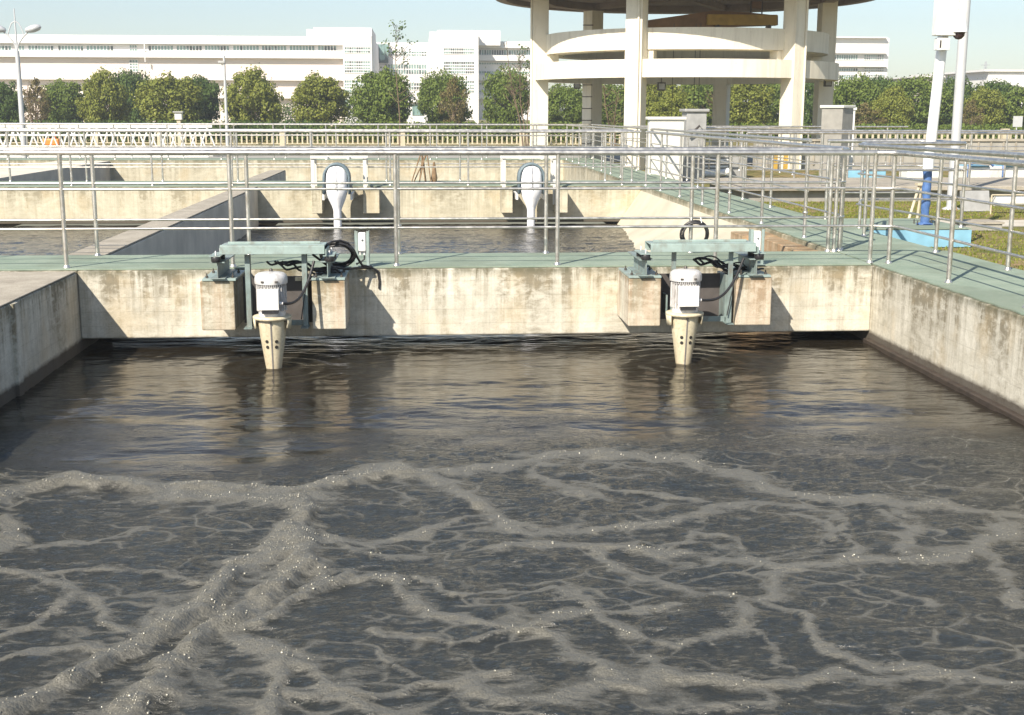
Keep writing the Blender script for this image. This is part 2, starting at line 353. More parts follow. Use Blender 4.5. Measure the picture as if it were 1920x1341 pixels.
STR = [  # foam ridges: ([pixels in the photograph], half width m, height m, density)
 ([(-20,1360),(25,1341),(90,1310),(165,1250),(240,1215),(310,1180),(360,1140),(395,1110),(450,1075),(500,1035),(540,995),(572,965),(560,935)], .072, .060, 1.15),
 ([(230,1341),(260,1300),(300,1280),(320,1250),(370,1220),(410,1180),(465,1140),(525,1100),(560,1065),(555,1020),(560,980)], .070, .060, 1.15),
 ([(440,1060),(520,1040),(570,1000)], .085, .05, 1.1),
 ([(640,1080),(615,1092),(560,1125),(505,1155),(480,1175),(440,1182)], .045, .035, 1.1),
 ([(440,1182),(470,1200),(520,1230),(532,1275),(525,1300),(500,1320),(520,1345)], .042, .028, 1.1),
 ([(570,1060),(600,1090),(675,1085),(745,1088),(780,1120),(820,1150),(875,1160),(950,1175),(1035,1190),(1085,1230),(1130,1250),(1140,1290),(1200,1295),(1240,1275),(1310,1280),(1410,1282),(1510,1272),(1585,1265),(1635,1290),(1675,1295),(1740,1280),(1835,1275),(1930,1285)], .036, .018, 1.0),
 ([(-20,945),(25,922),(70,912),(140,903),(250,908),(380,915),(500,922),(600,915),(680,897),(725,884),(760,890)], .09, .045, 1.1),
 ([(725,888),(800,903),(870,930),(940,960),(975,985),(1060,995),(1120,990),(1240,980),(1330,962),(1385,950)], .06, .018, .95),
 ([(300,925),(420,930),(520,938),(600,930)], .12, .03, 1.0),
 ([(700,890),(800,888),(870,888),(960,868),(1100,855),(1300,863),(1400,888),(1450,915),(1560,930),(1700,945),(1850,957)], .075, .02, .9),
 ([(1450,915),(1600,935),(1750,945),(1920,965)], .08, .015, .8),
 ([(1850,957),(1890,985),(1885,1010),(1830,1042),(1700,1056),(1600,1050),(1500,1052),(1460,1060),(1380,1050),(1250,1040),(1180,1030),(1100,1020),(1060,1025),(960,1035)], .055, .016, .95),
 ([(1470,1058),(1450,1100),(1462,1122),(1395,1130),(1382,1165),(1340,1190),(1270,1210),(1200,1188),(1100,1150),(1040,1160),(960,1180)], .036, .012, .9),
 ([(1110,1022),(1140,1060),(1190,1082),(1250,1097),(1350,1115),(1450,1133),(1500,1145),(1530,1172),(1560,1210),(1620,1238),(1700,1255),(1800,1283)], .036, .012, .95),
 ([(1060,1095),(1090,1120),(1120,1147),(1200,1150),(1280,1138)], .03, .01, .85),
 ([(1860,1045),(1862,1070),(1890,1100),(1925,1130)], .04, .012, .8),
 ([(-10,1075),(60,1080),(120,1095),(150,1118),(170,1142),(240,1178),(270,1192)], .032, .012, .85),
 ([(60,1080),(150,1068),(230,1072),(300,1078),(400,1095)], .024, .01, .75),
 ([(-10,1035),(25,1015),(15,990),(-10,975)], .05, .012, .9),
 ([(-10,1190),(60,1178),(100,1150),(150,1110)], .022, .008, .7),
 ([(25,1028),(150,1012),(230,1005),(270,982)], .03, .01, .8),
 ([(-10,1230),(100,1212),(220,1216)], .022, .01, .7),
 ([(540,1240),(600,1255),(650,1300),(720,1312),(800,1285),(870,1290),(950,1258)], .032, .018, .95),
 ([(720,1225),(760,1250),(805,1275)], .022, .01, .8), ([(650,1310),(720,1340),(760,1350)], .035, .012, .9),
 ([(560,1290),(640,1298),(700,1295)], .03, .012, .8),
 ([(880,1290),(950,1318),(1040,1325),(1110,1300),(1150,1280)], .055, .02, .95),
 ([(600,990),(640,1010),(700,1022),(800,1000),(880,975),(950,965)], .035, .01, .8),
 ([(600,1000),(660,1040),(720,1055),(790,1045)], .03, .01, .75),
 ([(780,1085),(830,1108),(900,1110),(960,1105)], .02, .01, .9), ([(700,1180),(735,1188),(800,1192),(860,1198),(950,1185)], .022, .012, .85),
 ([(960,980),(1010,1005),(1060,1000)], .04, .012, .9), ([(1070,905),(1150,920),(1250,935),(1340,945)], .03, .01, .75),
 ([(1330,960),(1400,945),(1500,945),(1560,960),(1580,985),(1550,1010)], .035, .01, .75), ([(1480,960),(1560,990),(1600,1010),(1590,1040)], .03, .01, .65),
 ([(1700,960),(1720,1000),(1700,1040)], .05, .008, .6), ([(1660,960),(1690,990),(1730,1010)], .035, .008, .6),
 ([(1010,860),(1000,890),(1050,920),(1110,925)], .05, .012, .7), ([(1390,1285),(1450,1300),(1450,1320),(1400,1330)], .03, .01, .7),
 ([(1390,1165),(1440,1200),(1450,1240),(1490,1260)], .022, .008, .6), ([(1210,1235),(1230,1262),(1290,1278)], .03, .01, .8),
 ([(1250,1040),(1300,1000),(1380,1010),(1400,1030)], .022, .008, .55), ([(1590,1095),(1660,1110),(1740,1135)], .022, .006, .5),
 ([(1250,1330),(1300,1320),(1380,1335)], .03, .01, .7), ([(950,1110),(1040,1100),(1060,1095)], .02, .01, .8),
]
def grid_water(name, x0, x1, ys, dx, churn, amp, streaks=()):
    xs = np.arange(x0, x1+dx*.5, dx); NX, NY = len(xs), len(ys)
    X, Y = np.meshgrid(xs, ys)
    wx = X + .05*fbm(X*7, Y*7, 51, 2)*2 + .12*fbm(X*2.2, Y*2.2, 31, 2); wy = Y + .06*fbm(X*6, Y*6, 71, 2)*2 + .16*fbm(X*2.0, Y*2.0, 37, 2)
    F = np.zeros_like(X); Hh = np.zeros_like(X)
    lump = 1 + 2.3*fbm(X*7, Y*7, 91, 3)
    dens = 1 + 1.1*fbm(X*5, Y*7, 15, 3); halo = .35 + 2.8*fbm(X*4, Y*9, 17, 4, .7)
    for pts, w, h, d in streaks:
        P = [onz(px, py, ZW) for px, py in pts]; dist = np.full_like(X, 9.)
        for a, b in zip(P[:-1], P[1:]):
            m = w*3+.25
            i0, i1 = np.searchsorted(ys, [min(a.y, b.y)-m, max(a.y, b.y)+m]); j0, j1 = np.searchsorted(xs, [min(a.x, b.x)-m, max(a.x, b.x)+m])
            if i1 <= i0 or j1 <= j0: continue
            sx, sy_ = wx[i0:i1, j0:j1]-a.x, wy[i0:i1, j0:j1]-a.y; vx, vy = b.x-a.x, b.y-a.y; L = vx*vx+vy*vy+1e-9
            u = np.clip((sx*vx+sy_*vy)/L, 0, 1); dd = np.hypot(sx-u*vx, sy_-u*vy)
            dist[i0:i1, j0:j1] = np.minimum(dist[i0:i1, j0:j1], dd)
        q = dist/w
        F = np.maximum(F, np.maximum(d*np.exp(-(q*.92)**1.45), .33*d*np.exp(-(q/2.2)**2)*np.clip(halo, 0, 1.1))*np.clip(dens, .25, 1.4))
        Hh = np.maximum(Hh, h*np.exp(-(q*1.05)**4)*np.clip(lump, .35, 1.6))
    CH_ = churn(X, Y)
    Z = ZW + amp(X, Y) + Hh*.5
    me = bpy.data.meshes.new(name); n = NX*NY
    me.vertices.add(n); co = np.stack([X, Y, Z], -1).reshape(-1).astype(np.float32); me.vertices.foreach_set('co', co)
    idx = np.arange(n).reshape(NY, NX); q = np.stack([idx[:-1, :-1], idx[:-1, 1:], idx[1:, 1:], idx[1:, :-1]], -1).reshape(-1, 4)
    me.loops.add(q.size); me.loops.foreach_set('vertex_index', q.reshape(-1).astype(np.int32)); me.polygons.add(len(q))
    me.polygons.foreach_set('loop_start', np.arange(0, q.size, 4, dtype=np.int32)); me.polygons.foreach_set('loop_total', np.full(len(q), 4, np.int32))
    me.polygons.foreach_set('use_smooth', np.ones(len(q), bool)); me.update()
    for an, av in (('foam', F), ('churn', CH_)):
        A = me.attributes.new(an, 'FLOAT', 'POINT'); A.data.foreach_set('value', av.reshape(-1).astype(np.float32))
    me.materials.append(M['water']); o = bpy.data.objects.new(name, me); COL.objects.link(o); tag(o, kind='structure')
    return X, Y, Z, F, Hh
ys = [2.6]
while ys[-1] < 13.04: ys.append(ys[-1] + .0085 + .0009*max(0, ys[-1]-3))
ys = np.array(ys)
sm = lambda v, a, b: np.clip((v-a)/(b-a), 0, 1)**2*(3-2*np.clip((v-a)/(b-a), 0, 1))
front = lambda X: 7.85 + .25*np.sin(X*1.1+.6) 
def amp_near(X, Y):
    c = sm(-Y + 3.0*fbm(X*.8, Y*1.4, 61, 3, .62), -front(X)-.8, -front(X)+.5)
    dn = sm(-Y, -11.6, -8.6)
    calm = (.020+.016*dn)*fbm(X*1.3, Y*2.6, 5, 2) + (.010+.006*dn)*fbm(X*3.6, Y*9, 8, 3)
    rough = .055*fbm(X*2.2, Y*3.0, 12, 3) + .016*fbm(X*10, Y*15, 22, 3) + .005*fbm(X*30, Y*40, 24, 2)
    e = 0
    for cx, cy_ in ((-1.34, 10.9), (2.35, 10.85)):
        r = np.hypot(X-cx, Y-cy_); e = e + .010*np.sin(r*30)*np.exp(-r*2.4)
    edge = .05*np.exp(-((X-front(X)*0-1.0)/9)**2)*np.exp(-((Y-front(X))/.22)**2)
    return calm*(1-c) + rough*c + e + edge*.5
XW, YW, ZWW, FW_, HW_ = grid_water('tank_water', -3.24, 4.39, ys, .0115, lambda X, Y: sm(-Y + 3.0*fbm(X*.8, Y*1.4, 61, 5, .62), -front(X)-1.0, -front(X)+.6)*.97+.03, amp_near, STR)
ys2 = np.arange(13.06, 25.29, .035)
grid_water('tank_water', -3.29, 4.55, ys2, .03, lambda X, Y: 0*X+.42, lambda X, Y: .035*fbm(X*2.0, Y*3.4, 45, 3)+.024*fbm(X*6, Y*12, 48, 3))
grid_water('tank_water', -18, -3.71, np.arange(13.06, 25.29, .05), .05, lambda X, Y: 0*X+.42, lambda X, Y: .032*fbm(X*2.0, Y*3.4, 46, 3)+.022*fbm(X*6, Y*12, 49, 3))
grid_water('tank_water', -22, 4.4, np.arange(27.32, 39.38, .12), .12, lambda X, Y: 0*X+.2, lambda X, Y: .02*fbm(X*1.8, Y*3.4, 47, 3))
# bubbles resting on the thick foam (they catch the sun)
mask = ((FW_ > .62) & (YW < 9.6)).reshape(-1); idx = np.nonzero(mask)[0]
wgt = (HW_.reshape(-1)[idx]+.006)*(YW.reshape(-1)[idx]); wgt = wgt/wgt.sum()
cl = RNG.choice(idx, 190, p=wgt)
mb = MB(); XX, YY, ZZ = XW.reshape(-1), YW.reshape(-1), ZWW.reshape(-1)
sel = list(RNG.choice(idx, 1500, p=wgt))
NXW = XW.shape[1]
for c in cl:
    for k in range(int(RNG.integers(4, 12))):
        j = int(c) + int(RNG.normal(0, 6)) + NXW*int(RNG.normal(0, 2)); 
        if 0 <= j < len(XX): sel.append(j)
for j in sel:
    r = float(RNG.gamma(1.6, .0009)) + .0010
    if RNG.random() < .02: r *= 2.0
    r = min(r, .008)
    mb.lathe([(r, 0), (r*.87, r*.5), (r*.5, r*.87), (0.00001, r)], (XX[j], YY[j], ZZ[j]+.001), 7)
t = NT('bubble_film'); t.set(Base_Color=(.26, .245, .19), Roughness=.2, Specular_IOR_Level=1.0, IOR=1.5, Coat_Weight=.6, Coat_Roughness=.08); M['bubble'] = t.m
tag(mb.build('foam_bubbles', 'bubble'), 'shiny bubbles riding on the thick brown foam ridges', 'foam', kind='stuff')

# ------------------------------------------------------------ basin walls
def wallthing(name, label, loc=(0, 0, 0)): return thing(name, label, 'wall', loc)
def rough_box(a, b, name, mat, parent, bev=.012): return B(a, b, name, mat, parent, bev)
# near cross wall with walkway
w1 = wallthing('tank_wall', 'stained concrete cross wall with green walkway, carrying the two silver motors over foamy water', (0, 11.85, 0))
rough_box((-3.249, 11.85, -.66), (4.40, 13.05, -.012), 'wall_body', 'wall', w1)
# green walkway sheet of the near wall (wavy painted edge)
def deck(x0, x1, y0, y1, parent, seed, z0=-.012, z1=.0):
    mb = MB(); n = max(2, int((x1-x0)/.12)); r = random.Random(seed); v = []; 
    ya = [y0 + r.uniform(0, .018) for _ in range(n+1)]
    xs = [x0 + (x1-x0)*i/n for i in range(n+1)]
    for i in range(n+1): v += [(xs[i], ya[i], z0), (xs[i], ya[i], z1), (xs[i], y1, z1)]
    f = []
    for i in range(n): k = i*3; f += [(k, k+3, k+4, k+1), (k+1, k+4, k+5, k+2)]
    return mb.add(v, f).build('walkway_deck', 'green', parent)
deck(-5.2, 4.395, 11.875, 13.045, w1, 1, -.009, .003)
BR = [(-2.0, -1.70), (-1.01, -.71), (1.87, 2.17), (2.87, 3.205)]
for a, b in BR: rough_box((a, 11.18, -.475), (b, 11.847, -.03), 'bracket', 'wall_bracket', w1, .01)
# left wall
wl = wallthing('tank_wall', 'shaded grey concrete side wall at the left edge, wide bare top', (-4, 8, 0))
rough_box((-4.9, 1.0, -1.2), (-3.25, 11.848, -.03), 'wall_body', 'wall', wl)
B((-4.9, 1.0, -.027), (-3.258, 11.84, -.014), 'wall_coping', 'top', wl, .006)
B((-3.29, 9.9, -1.2), (-3.222, 10.02, -.032), 'pilaster', 'wall', wl, .004)
# left return of the near cross wall (further left)
wl2 = wallthing('tank_wall', 'short concrete wall end beneath the green walkway at the left edge', (-5, 12, 0))
B((-9, 11.852, -1.2), (-3.252, 13.045, -.012), 'wall_body', 'wall', wl2, .01)
deck(-9, -5.205, 11.875, 13.04, wl2, 2, -.009, .003)
# right wall with green path
wr = wallthing('tank_wall', 'sunlit stained concrete right wall topped by a green painted path with railings', (4.5, 10, 0))
rough_box((4.402, 1.0, -1.2), (5.66, 13.05, -.012), 'wall_body', 'wall', wr)
def deck_y(y0, y1, x0, x1, parent, seed):
    mb = MB(); n = max(2, int((y1-y0)/.12)); r = random.Random(seed); v = []
    for i in range(n+1):
        y = y0+(y1-y0)*i/n; xa = x0+r.uniform(0, .018); v += [(xa, y, -.009), (xa, y, .003), (x1, y, .003)]
    f = []
    for i in range(n): k = i*3; f += [(k, k+1, k+4, k+3), (k+1, k+2, k+5, k+4)]
    return mb.add(v, f).build('walkway_deck', 'green', parent)
deck_y(1.0, 13.045, 4.42, 5.655, wr, 3)
M['sludge'] = simple('dark_sludge', (.045, .034, .026), .6, 0, .35, 9, .5)
B((4.335, 1.0, -1.0), (4.401, 11.84, -.728), 'sludge_ledge', 'sludge', wr, .008)
wr2 = wallthing('tank_wall', 'concrete right wall of the second tank with green path running back to the tower', (4.5, 20, 0))
rough_box((4.44, 13.055, -1.2), (5.60, 41, -.012), 'wall_body', 'wall_far', wr2)
deck_y(13.05, 41, 4.455, 5.595, wr2, 4)
# sloped lining below it
MB().add([(4.438, 13.06, -.10), (4.438, 25.29, -.10), (3.95, 25.29, -.80), (3.45, 20.0, -.80), (3.35, 18.2, -.80), (3.9, 16.4, -.80), (4.3, 16.2, -.8), (4.438, 16.2, -.10)],
         [(7, 5, 4), (7, 4, 3), (7, 3, 2), (7, 2, 1), (7, 6, 5)]).build('sloped_lining', 'lining', wr2)
B((3.98, 15.3, -1.0), (4.437, 15.9, -.05), 'buttress', 'wall_rust', wr2, .01)
B((4.18, 13.06, -1.0), (4.436, 15.28, -.06), 'ledge', 'wall_rust', wr2, .01)
# second cross wall
w2 = wallthing('tank_wall', 'second concrete cross wall with green walkway behind the near tank, carrying two covered mixers', (0, 25.3, 0))
rough_box((-20, 25.3, -.735), (4.438, 27.3, -.012), 'wall_body', 'wall_far', w2)
deck(-20, 4.45, 25.34, 27.28, w2, 5, -.009, .003)
for a, b in ((-2.18, -1.98), (-1.18, -.86), (1.55, 1.77), (2.63, 2.87)): B((a, 24.7, -.5), (b, 25.297, -.04), 'bracket', 'wall_far', w2, .01)
w3 = wallthing('tank_wall', 'farthest concrete cross wall with thin green walkway before the lawn', (0, 39.4, 0))
rough_box((-26, 39.4, -1.2), (4.438, 41, -.012), 'wall_body', 'wall_far', w3)
deck(-26, 4.45, 39.44, 40.98, w3, 6, -.009, .003)
# dividers
d1 = wallthing('divider_wall', 'bare grey concrete divider running back between the two rear tanks', (-3.5, 13.05, 0))
rough_box((-3.70, 13.06, -1.2), (-3.30, 25.29, -.03), 'wall_body', 'div_conc', d1); B((-3.695, 13.06, -.027), (-3.305, 25.29, -.004), 'wall_coping', 'top', d1, .005)
d2 = wallthing('divider_wall', 'short grey divider beyond the second walkway, shaded on its right face', (-3.5, 27.3, 0))
rough_box((-3.92, 27.32, -1.2), (-3.52, 32.6, -.03), 'wall_body', 'div_conc', d2); B((-3.915, 27.32, -.027), (-3.525, 32.58, -.004), 'wall_coping', 'top', d2, .005)
d3 = wallthing('divider_wall', 'dark shaded concrete divider at the far left behind the second walkway', (-11, 27.3, 0))
rough_box((-11.2, 27.32, -1.2), (-9.6, 39.38, -.03), 'wall_body', 'div_conc', d3)
# side platform with pale blue face
sp_ = thing('side_platform', 'green topped side platform with sky blue front, carrying the white camera pole', 'platform', (6, 16, 0))
B((5.61, 15.66, GZ), (7.05, 17.2, -.012), 'platform_body', 'grey_conc', sp_); B((5.612, 15.63, GZ+.01), (7.08, 15.657, -.02), 'painted_face', 'bluepaint', sp_)
B((5.60, 15.63, -.01), (7.08, 17.2, .002), 'platform_deck', 'green', sp_)

# ------------------------------------------------------------ railings
HR = 1.08
def railing(label, pts, posts, bars=(.37, .74), group=None, cap_in=None, rp=.021, rt=.026, rb=.0125, loc=None, double=()):
    """pts: polyline of plan points; posts: list of (x, y)"""
    t_ = thing('railing', label, 'railing', (posts[0][0], posts[0][1], 0), group)
    def rounded(P):                                    # soften plan corners
        out = []
        for i, p in enumerate(P):
            p = Vector(p)
            if 0 < i < len(P)-1:
                a = Vector(P[i-1]); b = Vector(P[i+1]); ra = min(.12, (a-p).length/3); rb_ = min(.12, (b-p).length/3)
                A = p+(a-p).normalized()*ra; Bq = p+(b-p).normalized()*rb_
                for u in (0, .33, .67, 1): out.append((1-u)**2*A + 2*u*(1-u)*p + u*u*Bq)
            else: out.append(p)
        return out
    P = rounded(pts)
    MB().tube([(p.x, p.y, HR) for p in P], rt, 12).build('top_rail', 'steel', t_)
    for h in bars: MB().tube([(p.x, p.y, h) for p in P], rb, 8).build('rail', 'steel', t_)
    for k, (x, y) in enumerate(posts):
        m = MB().tube([(x, y, .0), (x, y, HR-.01)], rp, 10)
        m.lathe([(.036, .004), (.036, .010), (.025, .022), (.0225, .03)], (x, y, 0), 12)
        if k in double: m.lathe([(.023, -.015), (.032, -.01), (.032, .01), (.023, .015)], (x, y, .30), 10)
        m.build('post', 'steel', t_)
    return t_
s1 = 1.556; x1 = -3.375
xp = [x1+i*s1 for i in range(-4, 6)]
railing('long steel railing along the near edge of the near walkway, in front of everything', [(xp[0]-.5, 11.97), (4.42, 11.97)], [(x, 11.97) for x in xp])
railing('steel railing along the far edge of the near walkway, just behind the front one', [(-8.5, 12.98), (4.40, 12.98)], [(-7.96+s*1.54, 12.98) for s in range(8)]+[(4.31, 12.98), (4.375, 12.98)], double=(5,))
railing('steel railing on the inner edge of the right hand path beside the near tank', [(4.42, 11.97), (4.62, 11.90), (4.58, 1.2)], [(4.58, 11.93), (4.58, 10.5), (4.58, 9.06), (4.58, 7.6), (4.58, 6.1)])
railing('steel railing on the outer edge of the right hand path, beside the grass', [(5.28, 14.9), (5.40, 13.6), (5.52, 11.3), (5.56, 1.2)], [(5.30, 14.65), (5.44, 12.85), (5.52, 11.35), (5.54, 9.8), (5.55, 8.2)])
railing('steel railing turning from the near walkway back along the second tank', [(4.40, 12.98), (4.52, 13.1), (4.52, 25.25)], [(4.46, 13.06), (4.52, 13.2), (4.52, 14.5), (4.52, 16.4), (4.52, 18.2), (4.52, 20), (4.52, 21.8), (4.52, 23.6), (4.52, 25.2)], double=(2, 4))
railing('steel railing on the outer edge of the path beyond the white pole', [(5.45, 17.4), (5.5, 40.8)], [(5.45, 17.5), (5.45, 19.3), (5.47, 21.1), (5.47, 22.9), (5.48, 24.7), (5.48, 28), (5.48, 30), (5.49, 32), (5.49, 34), (5.49, 36), (5.5, 38), (5.5, 40.6)])
railing('steel railing round the blue fronted side platform with the white pole', [(5.30, 14.9), (5.62, 15.72), (6.98, 15.72), (7.0, 17.1), (5.6, 17.1)], [(5.62, 15.72), (6.98, 15.74), (7.0, 17.08), (6.3, 17.1), (5.62, 17.1)])
railing('front steel railing on the second walkway', [(-15, 25.5), (4.45, 25.5)], [(-13.3+1.58*i, 25.5) for i in range(12)], group='railings of the far walkways')
railing('rear steel railing on the second walkway', [(-16, 27.1), (4.45, 27.1)], [(-15.0+1.58*i, 27.1) for i in range(13)], group='railings of the far walkways')
railing('front steel railing on the farthest walkway', [(-20, 39.6), (4.45, 39.6)], [(-19.2+1.62*i, 39.6) for i in range(15)], group='railings of the far walkways')
railing('rear steel railing on the farthest walkway, below the line of trees', [(-21, 40.9), (5.5, 40.9)], [(-20.6+1.62*i, 40.9) for i in range(17)], group='railings of the far walkways')
railing('steel railing on the inner edge of the path past the second walkway', [(4.55, 27.1), (4.55, 39.6)], [(4.55, 27.1+1.56*i) for i in range(9)], group='railings of the far walkways')

railing('steel railing along the near lip of the raised concrete channel', [(6.3, 24.15), (18, 24.15)], [(6.3+1.5*i, 24.15) for i in range(8)], group='railings around the channel')
railing('steel railing along the far lip of the raised concrete channel', [(5.8, 27.25), (19, 27.25)], [(5.8+1.2*i, 27.25) for i in range(11)], group='railings around the channel')
railing('steel railing running back from the channel towards the round tower', [(8.9, 27.4), (8.9, 36)], [(8.9, 27.5+1.1*i) for i in range(8)], group='railings around the channel')
railing('steel railing across the lawn just before the round tower columns', [(5.7, 35.6), (14, 35.6)], [(5.8+.95*i, 35.6) for i in range(9)], group='railings around the channel')
railing('steel railing just behind the white cabinet', [(5.7, 31.9), (9, 31.9)], [(5.75+.8*i, 31.9) for i in range(5)], group='railings around the channel')

# ------------------------------------------------------------ mixers with motors
def lerp(a, b, u): return a+(b-a)*u
def mixer(cx, px0, px1, label, dxm=0):
    """cx motor axis; px0, px1 brackets' centres"""
    y0 = 10.9
    r = thing('surface_mixer', label, 'mixer', (cx, 11.2, ZW), 'mixers on the near wall')
    # cone with seam and holes
    c = MB().lathe([(.055, -.86), (.062, -.80), (.066, -.785), (.128, -.36), (.134, -.325)], (cx, y0, 0), 28).build('shaft_cone', 'cream', r)
    s = MB(); s.add([(cx-.006, y0-.060, -.84), (cx+.006, y0-.060, -.84), (cx+.006, y0-.1355, -.335), (cx-.006, y0-.1355, -.335), (cx-.006, y0, -.84), (cx+.006, y0, -.84), (cx+.006, y0, -.335), (cx-.006, y0, -.335)],
                    [(0, 1, 2, 3), (0, 4, 5, 1), (1, 5, 6, 2), (0, 3, 7, 4)]).build('seam_slot', 'motor_dark', c)
    for sx in (-1, 1):
        for z in (-.515, -.565):
            rr = .066 + (.128-.066)*(z+.785)/.425; a = sx*.40; ux, uy = math.sin(a), -math.cos(a)
            p = Vector((cx+ux*rr, y0+uy*rr, z)); nrm = Vector((ux, uy, -.1)).normalized()
            MB().tube([p-nrm*.01, p+nrm*.0025], .0155, 12).build('hole', 'hole', c)
    f = MB().lathe([(.06, -.325), (.158, -.328), (.170, -.318), (.170, -.302), (.158, -.296), (.06, -.29)], (cx, y0, 0), 32).build('flange', 'cream', r)
    # curled skirt on both sides
    sk = MB(); n = 22; v = []; fs = []
    for k in range(n+1):
        a = lerp(-.55, PI+.55, k/n); w_ = abs(math.cos(a))**1.5*.085+.02
        v += [(cx+.169*math.cos(a), y0+.169*math.sin(a), -.312), (cx+.160*math.cos(a), y0+.160*math.sin(a), -.312-w_)]
    for k in range(n): fs.append((k*2, k*2+1, k*2+3, k*2+2))
    o = sk.add(v, fs, True).build('flange_skirt', 'cream', f); md = o.modifiers.new('solid', 'SOLIDIFY'); md.thickness = .008
    for k in range(6):
        a = k*PI/3+.5; MB().lathe([(.011, -.345), (.011, -.329)], (cx+.143*math.cos(a), y0+.143*math.sin(a), 0), 6, False).build('flange_bolt', 'bolt', f)
    # motor body with fins
    m = MB().lathe([(.118, -.296), (.118, -.27), (.110, -.25), (.110, -.03)], (cx, y0, 0), 24)
    for k in range(26):
        a = 2*PI*k/26; R = Matrix.Rotation(a, 3, 'Z')
        vs = [R@Vector(q) + Vector((cx, y0, 0)) for q in ((.10, -.003, -.25), (.132, -.003, -.25), (.132, .003, -.25), (.10, .003, -.25), (.10, -.003, -.035), (.132, -.003, -.035), (.132, .003, -.035), (.10, .003, -.035))]
        m.add(vs, [(0, 1, 5, 4), (2, 3, 7, 6), (1, 2, 6, 5), (4, 5, 6, 7), (0, 3, 2, 1)])
    body = m.build('motor_body', 'motor', r)
    g = MB().lathe([(.126, -.035), (.126, .0)], (cx, y0, 0), 24).build('fan_grille', 'motor_dark', body)
    gb = MB()
    for k in range(44):
        a = 2*PI*k/44; gb.tube([(cx+.128*math.cos(a), y0+.128*math.sin(a), -.035), (cx+.128*math.cos(a), y0+.128*math.sin(a), .0)], .0028, 5)
    gb.build('grille_bars', 'motor', g)
    fc = MB().lathe([(.141, -.012), (.143, 0), (.143, .035), (.135, .062), (.112, .079), (.06, .088), (.0001, .09)], (cx, y0, 0), 32).build('fan_cover', 'motor', r)
    MB().lathe([(.016, .085), (.016, .105), (.008, .115)], (cx+.0, y0+.02, 0), 8).build('lifting_eye', 'bolt', fc)
    for sx in (-1, 1): MB().box((cx+sx*.06-.012, y0-.141, .008), (cx+sx*.06+.012, y0-.122, .022)).build('cover_clip', 'bolt', fc)
    # terminal box
    bx = MB().box((cx-.092, y0-.190, -.215), (cx+.078, y0-.11, -.045)).build('terminal_box', 'box', r, .008)
    MB().box((cx-.097, y0-.200, -.222), (cx+.083, y0-.190, -.038)).build('box_lid', 'box', bx, .004)
    for q in ((-.085, -.05), (.071, -.05), (-.085, -.21), (.071, -.21)): MB().lathe([(.005, 0), (.004, .004), (.0001, .005)], (0, 0, 0), 6).build('screw', 'bolt', bx).matrix_local = Matrix.Translation((cx+q[0]-cx*0, y0-.2005, q[1])) @ Matrix.Rotation(PI/2, 4, 'X') if False else Matrix.Identity(4)
    MB().box((cx-.07, y0-.155, -.262), (cx+.07, y0-.10, -.225)).build('name_plate', 'motor_dark', body, .004)
    MB().tube([(cx+.082, y0-.15, -.17), (cx+.115, y0-.15, -.17)], .015, 8).build('cable_gland', 'motor', bx)
    # supply cable
    ex, ez = px1-.12, .15
    pts = []
    for i in range(15):
        u = i/14; pts.append((lerp(cx+.11, ex, u**.85), lerp(y0-.15, 11.15, u), -.17 + (ez+.17)*u**2.4 - .03*math.sin(PI*u)))
    MB().tube(pts, .0125, 8).build('supply_cable', 'rubber', r)
    # support frame: hanging arms, plate, cross bar, mount
    xa, xb = lerp(px0, px1, .26), lerp(px0, px1, .78)
    for xx in (xa, xb):
        a = MB(); a.box((xx-.022, 11.20, -.45), (xx+.022, 11.206, .205)); a.box((xx+.017, 11.206, -.45), (xx+.023, 11.28, .205)); a.build('hanging_arm', 'teal', r)
        MB().box((xx-.04, 11.12, -.458), (xx+.03, 11.30, -.45)).build('arm_foot', 'teal', r)
    MB().box((xa+.024, 11.262, -.45), (xb-.024, 11.27, -.40)).build('cross_bar', 'teal', r)
    MB().box((cx-.10, y0+.13, -.40), (cx+.10, 11.262, -.385)).build('mount_shelf', 'teal', r)
    MB().box((cx-.1, 11.27, -.386), (cx-.085, 11.45, -.2)).build('stay_plate', 'teal', r)
    MB().box((xb-.024, 11.282, -.45), (xb+.0, 11.62, -.02)).build('side_plate', 'teal', r)
    MB().box((px0+.165, 11.50, -.462), (px1-.165, 11.515, -.03)).build('shade_panel', 'panel', r)  # dark sheet added to make the shaded gap between the brackets
    for q in (-.17, .18): MB().box((cx+q-.03, 11.47, -.07), (cx+q+.03, 11.498, -.035)).build('panel_tag', 'cream', r)
    # channel plate on top
    L, Rr = px0+.03, px1-.02
    ch = MB(); ch.box((L, 11.10, .218), (Rr, 11.112, .290)); ch.box((L, 11.112, .282), (Rr, 11.40, .292)); ch.box((L, 11.40, .205), (Rr, 11.412, .292)); ch.box((L, 11.112, .2925), (Rr, 11.14, .300)); ch.box((L+.05, 11.26, .2925), (Rr-.05, 11.275, .315))
    ch = ch.build('top_plate', 'plate', r, .003)
    for sx, xe in ((-1, L-.04), (1, Rr+.04)):
        MB().box((xe-.055, 11.09, .198), (xe+.045, 11.42, .206)).build('end_flange', 'plate', r)
        MB().box((xe-.03, 11.06, .206), (xe-.022, 11.45, .262)).build('end_lug', 'plate', r) if sx > 0 else None
        for yy in (11.13, 11.38):
            MB().lathe([(.040, .150), (.043, .155), (.043, .193), (.040, .198)], (xe, yy, 0), 14).build('rubber_mount', 'rubber', r)
            MB().lathe([(.007, .206), (.007, .245), (.0001, .248)], (xe, yy, 0), 7).build('stud', 'motor', r)
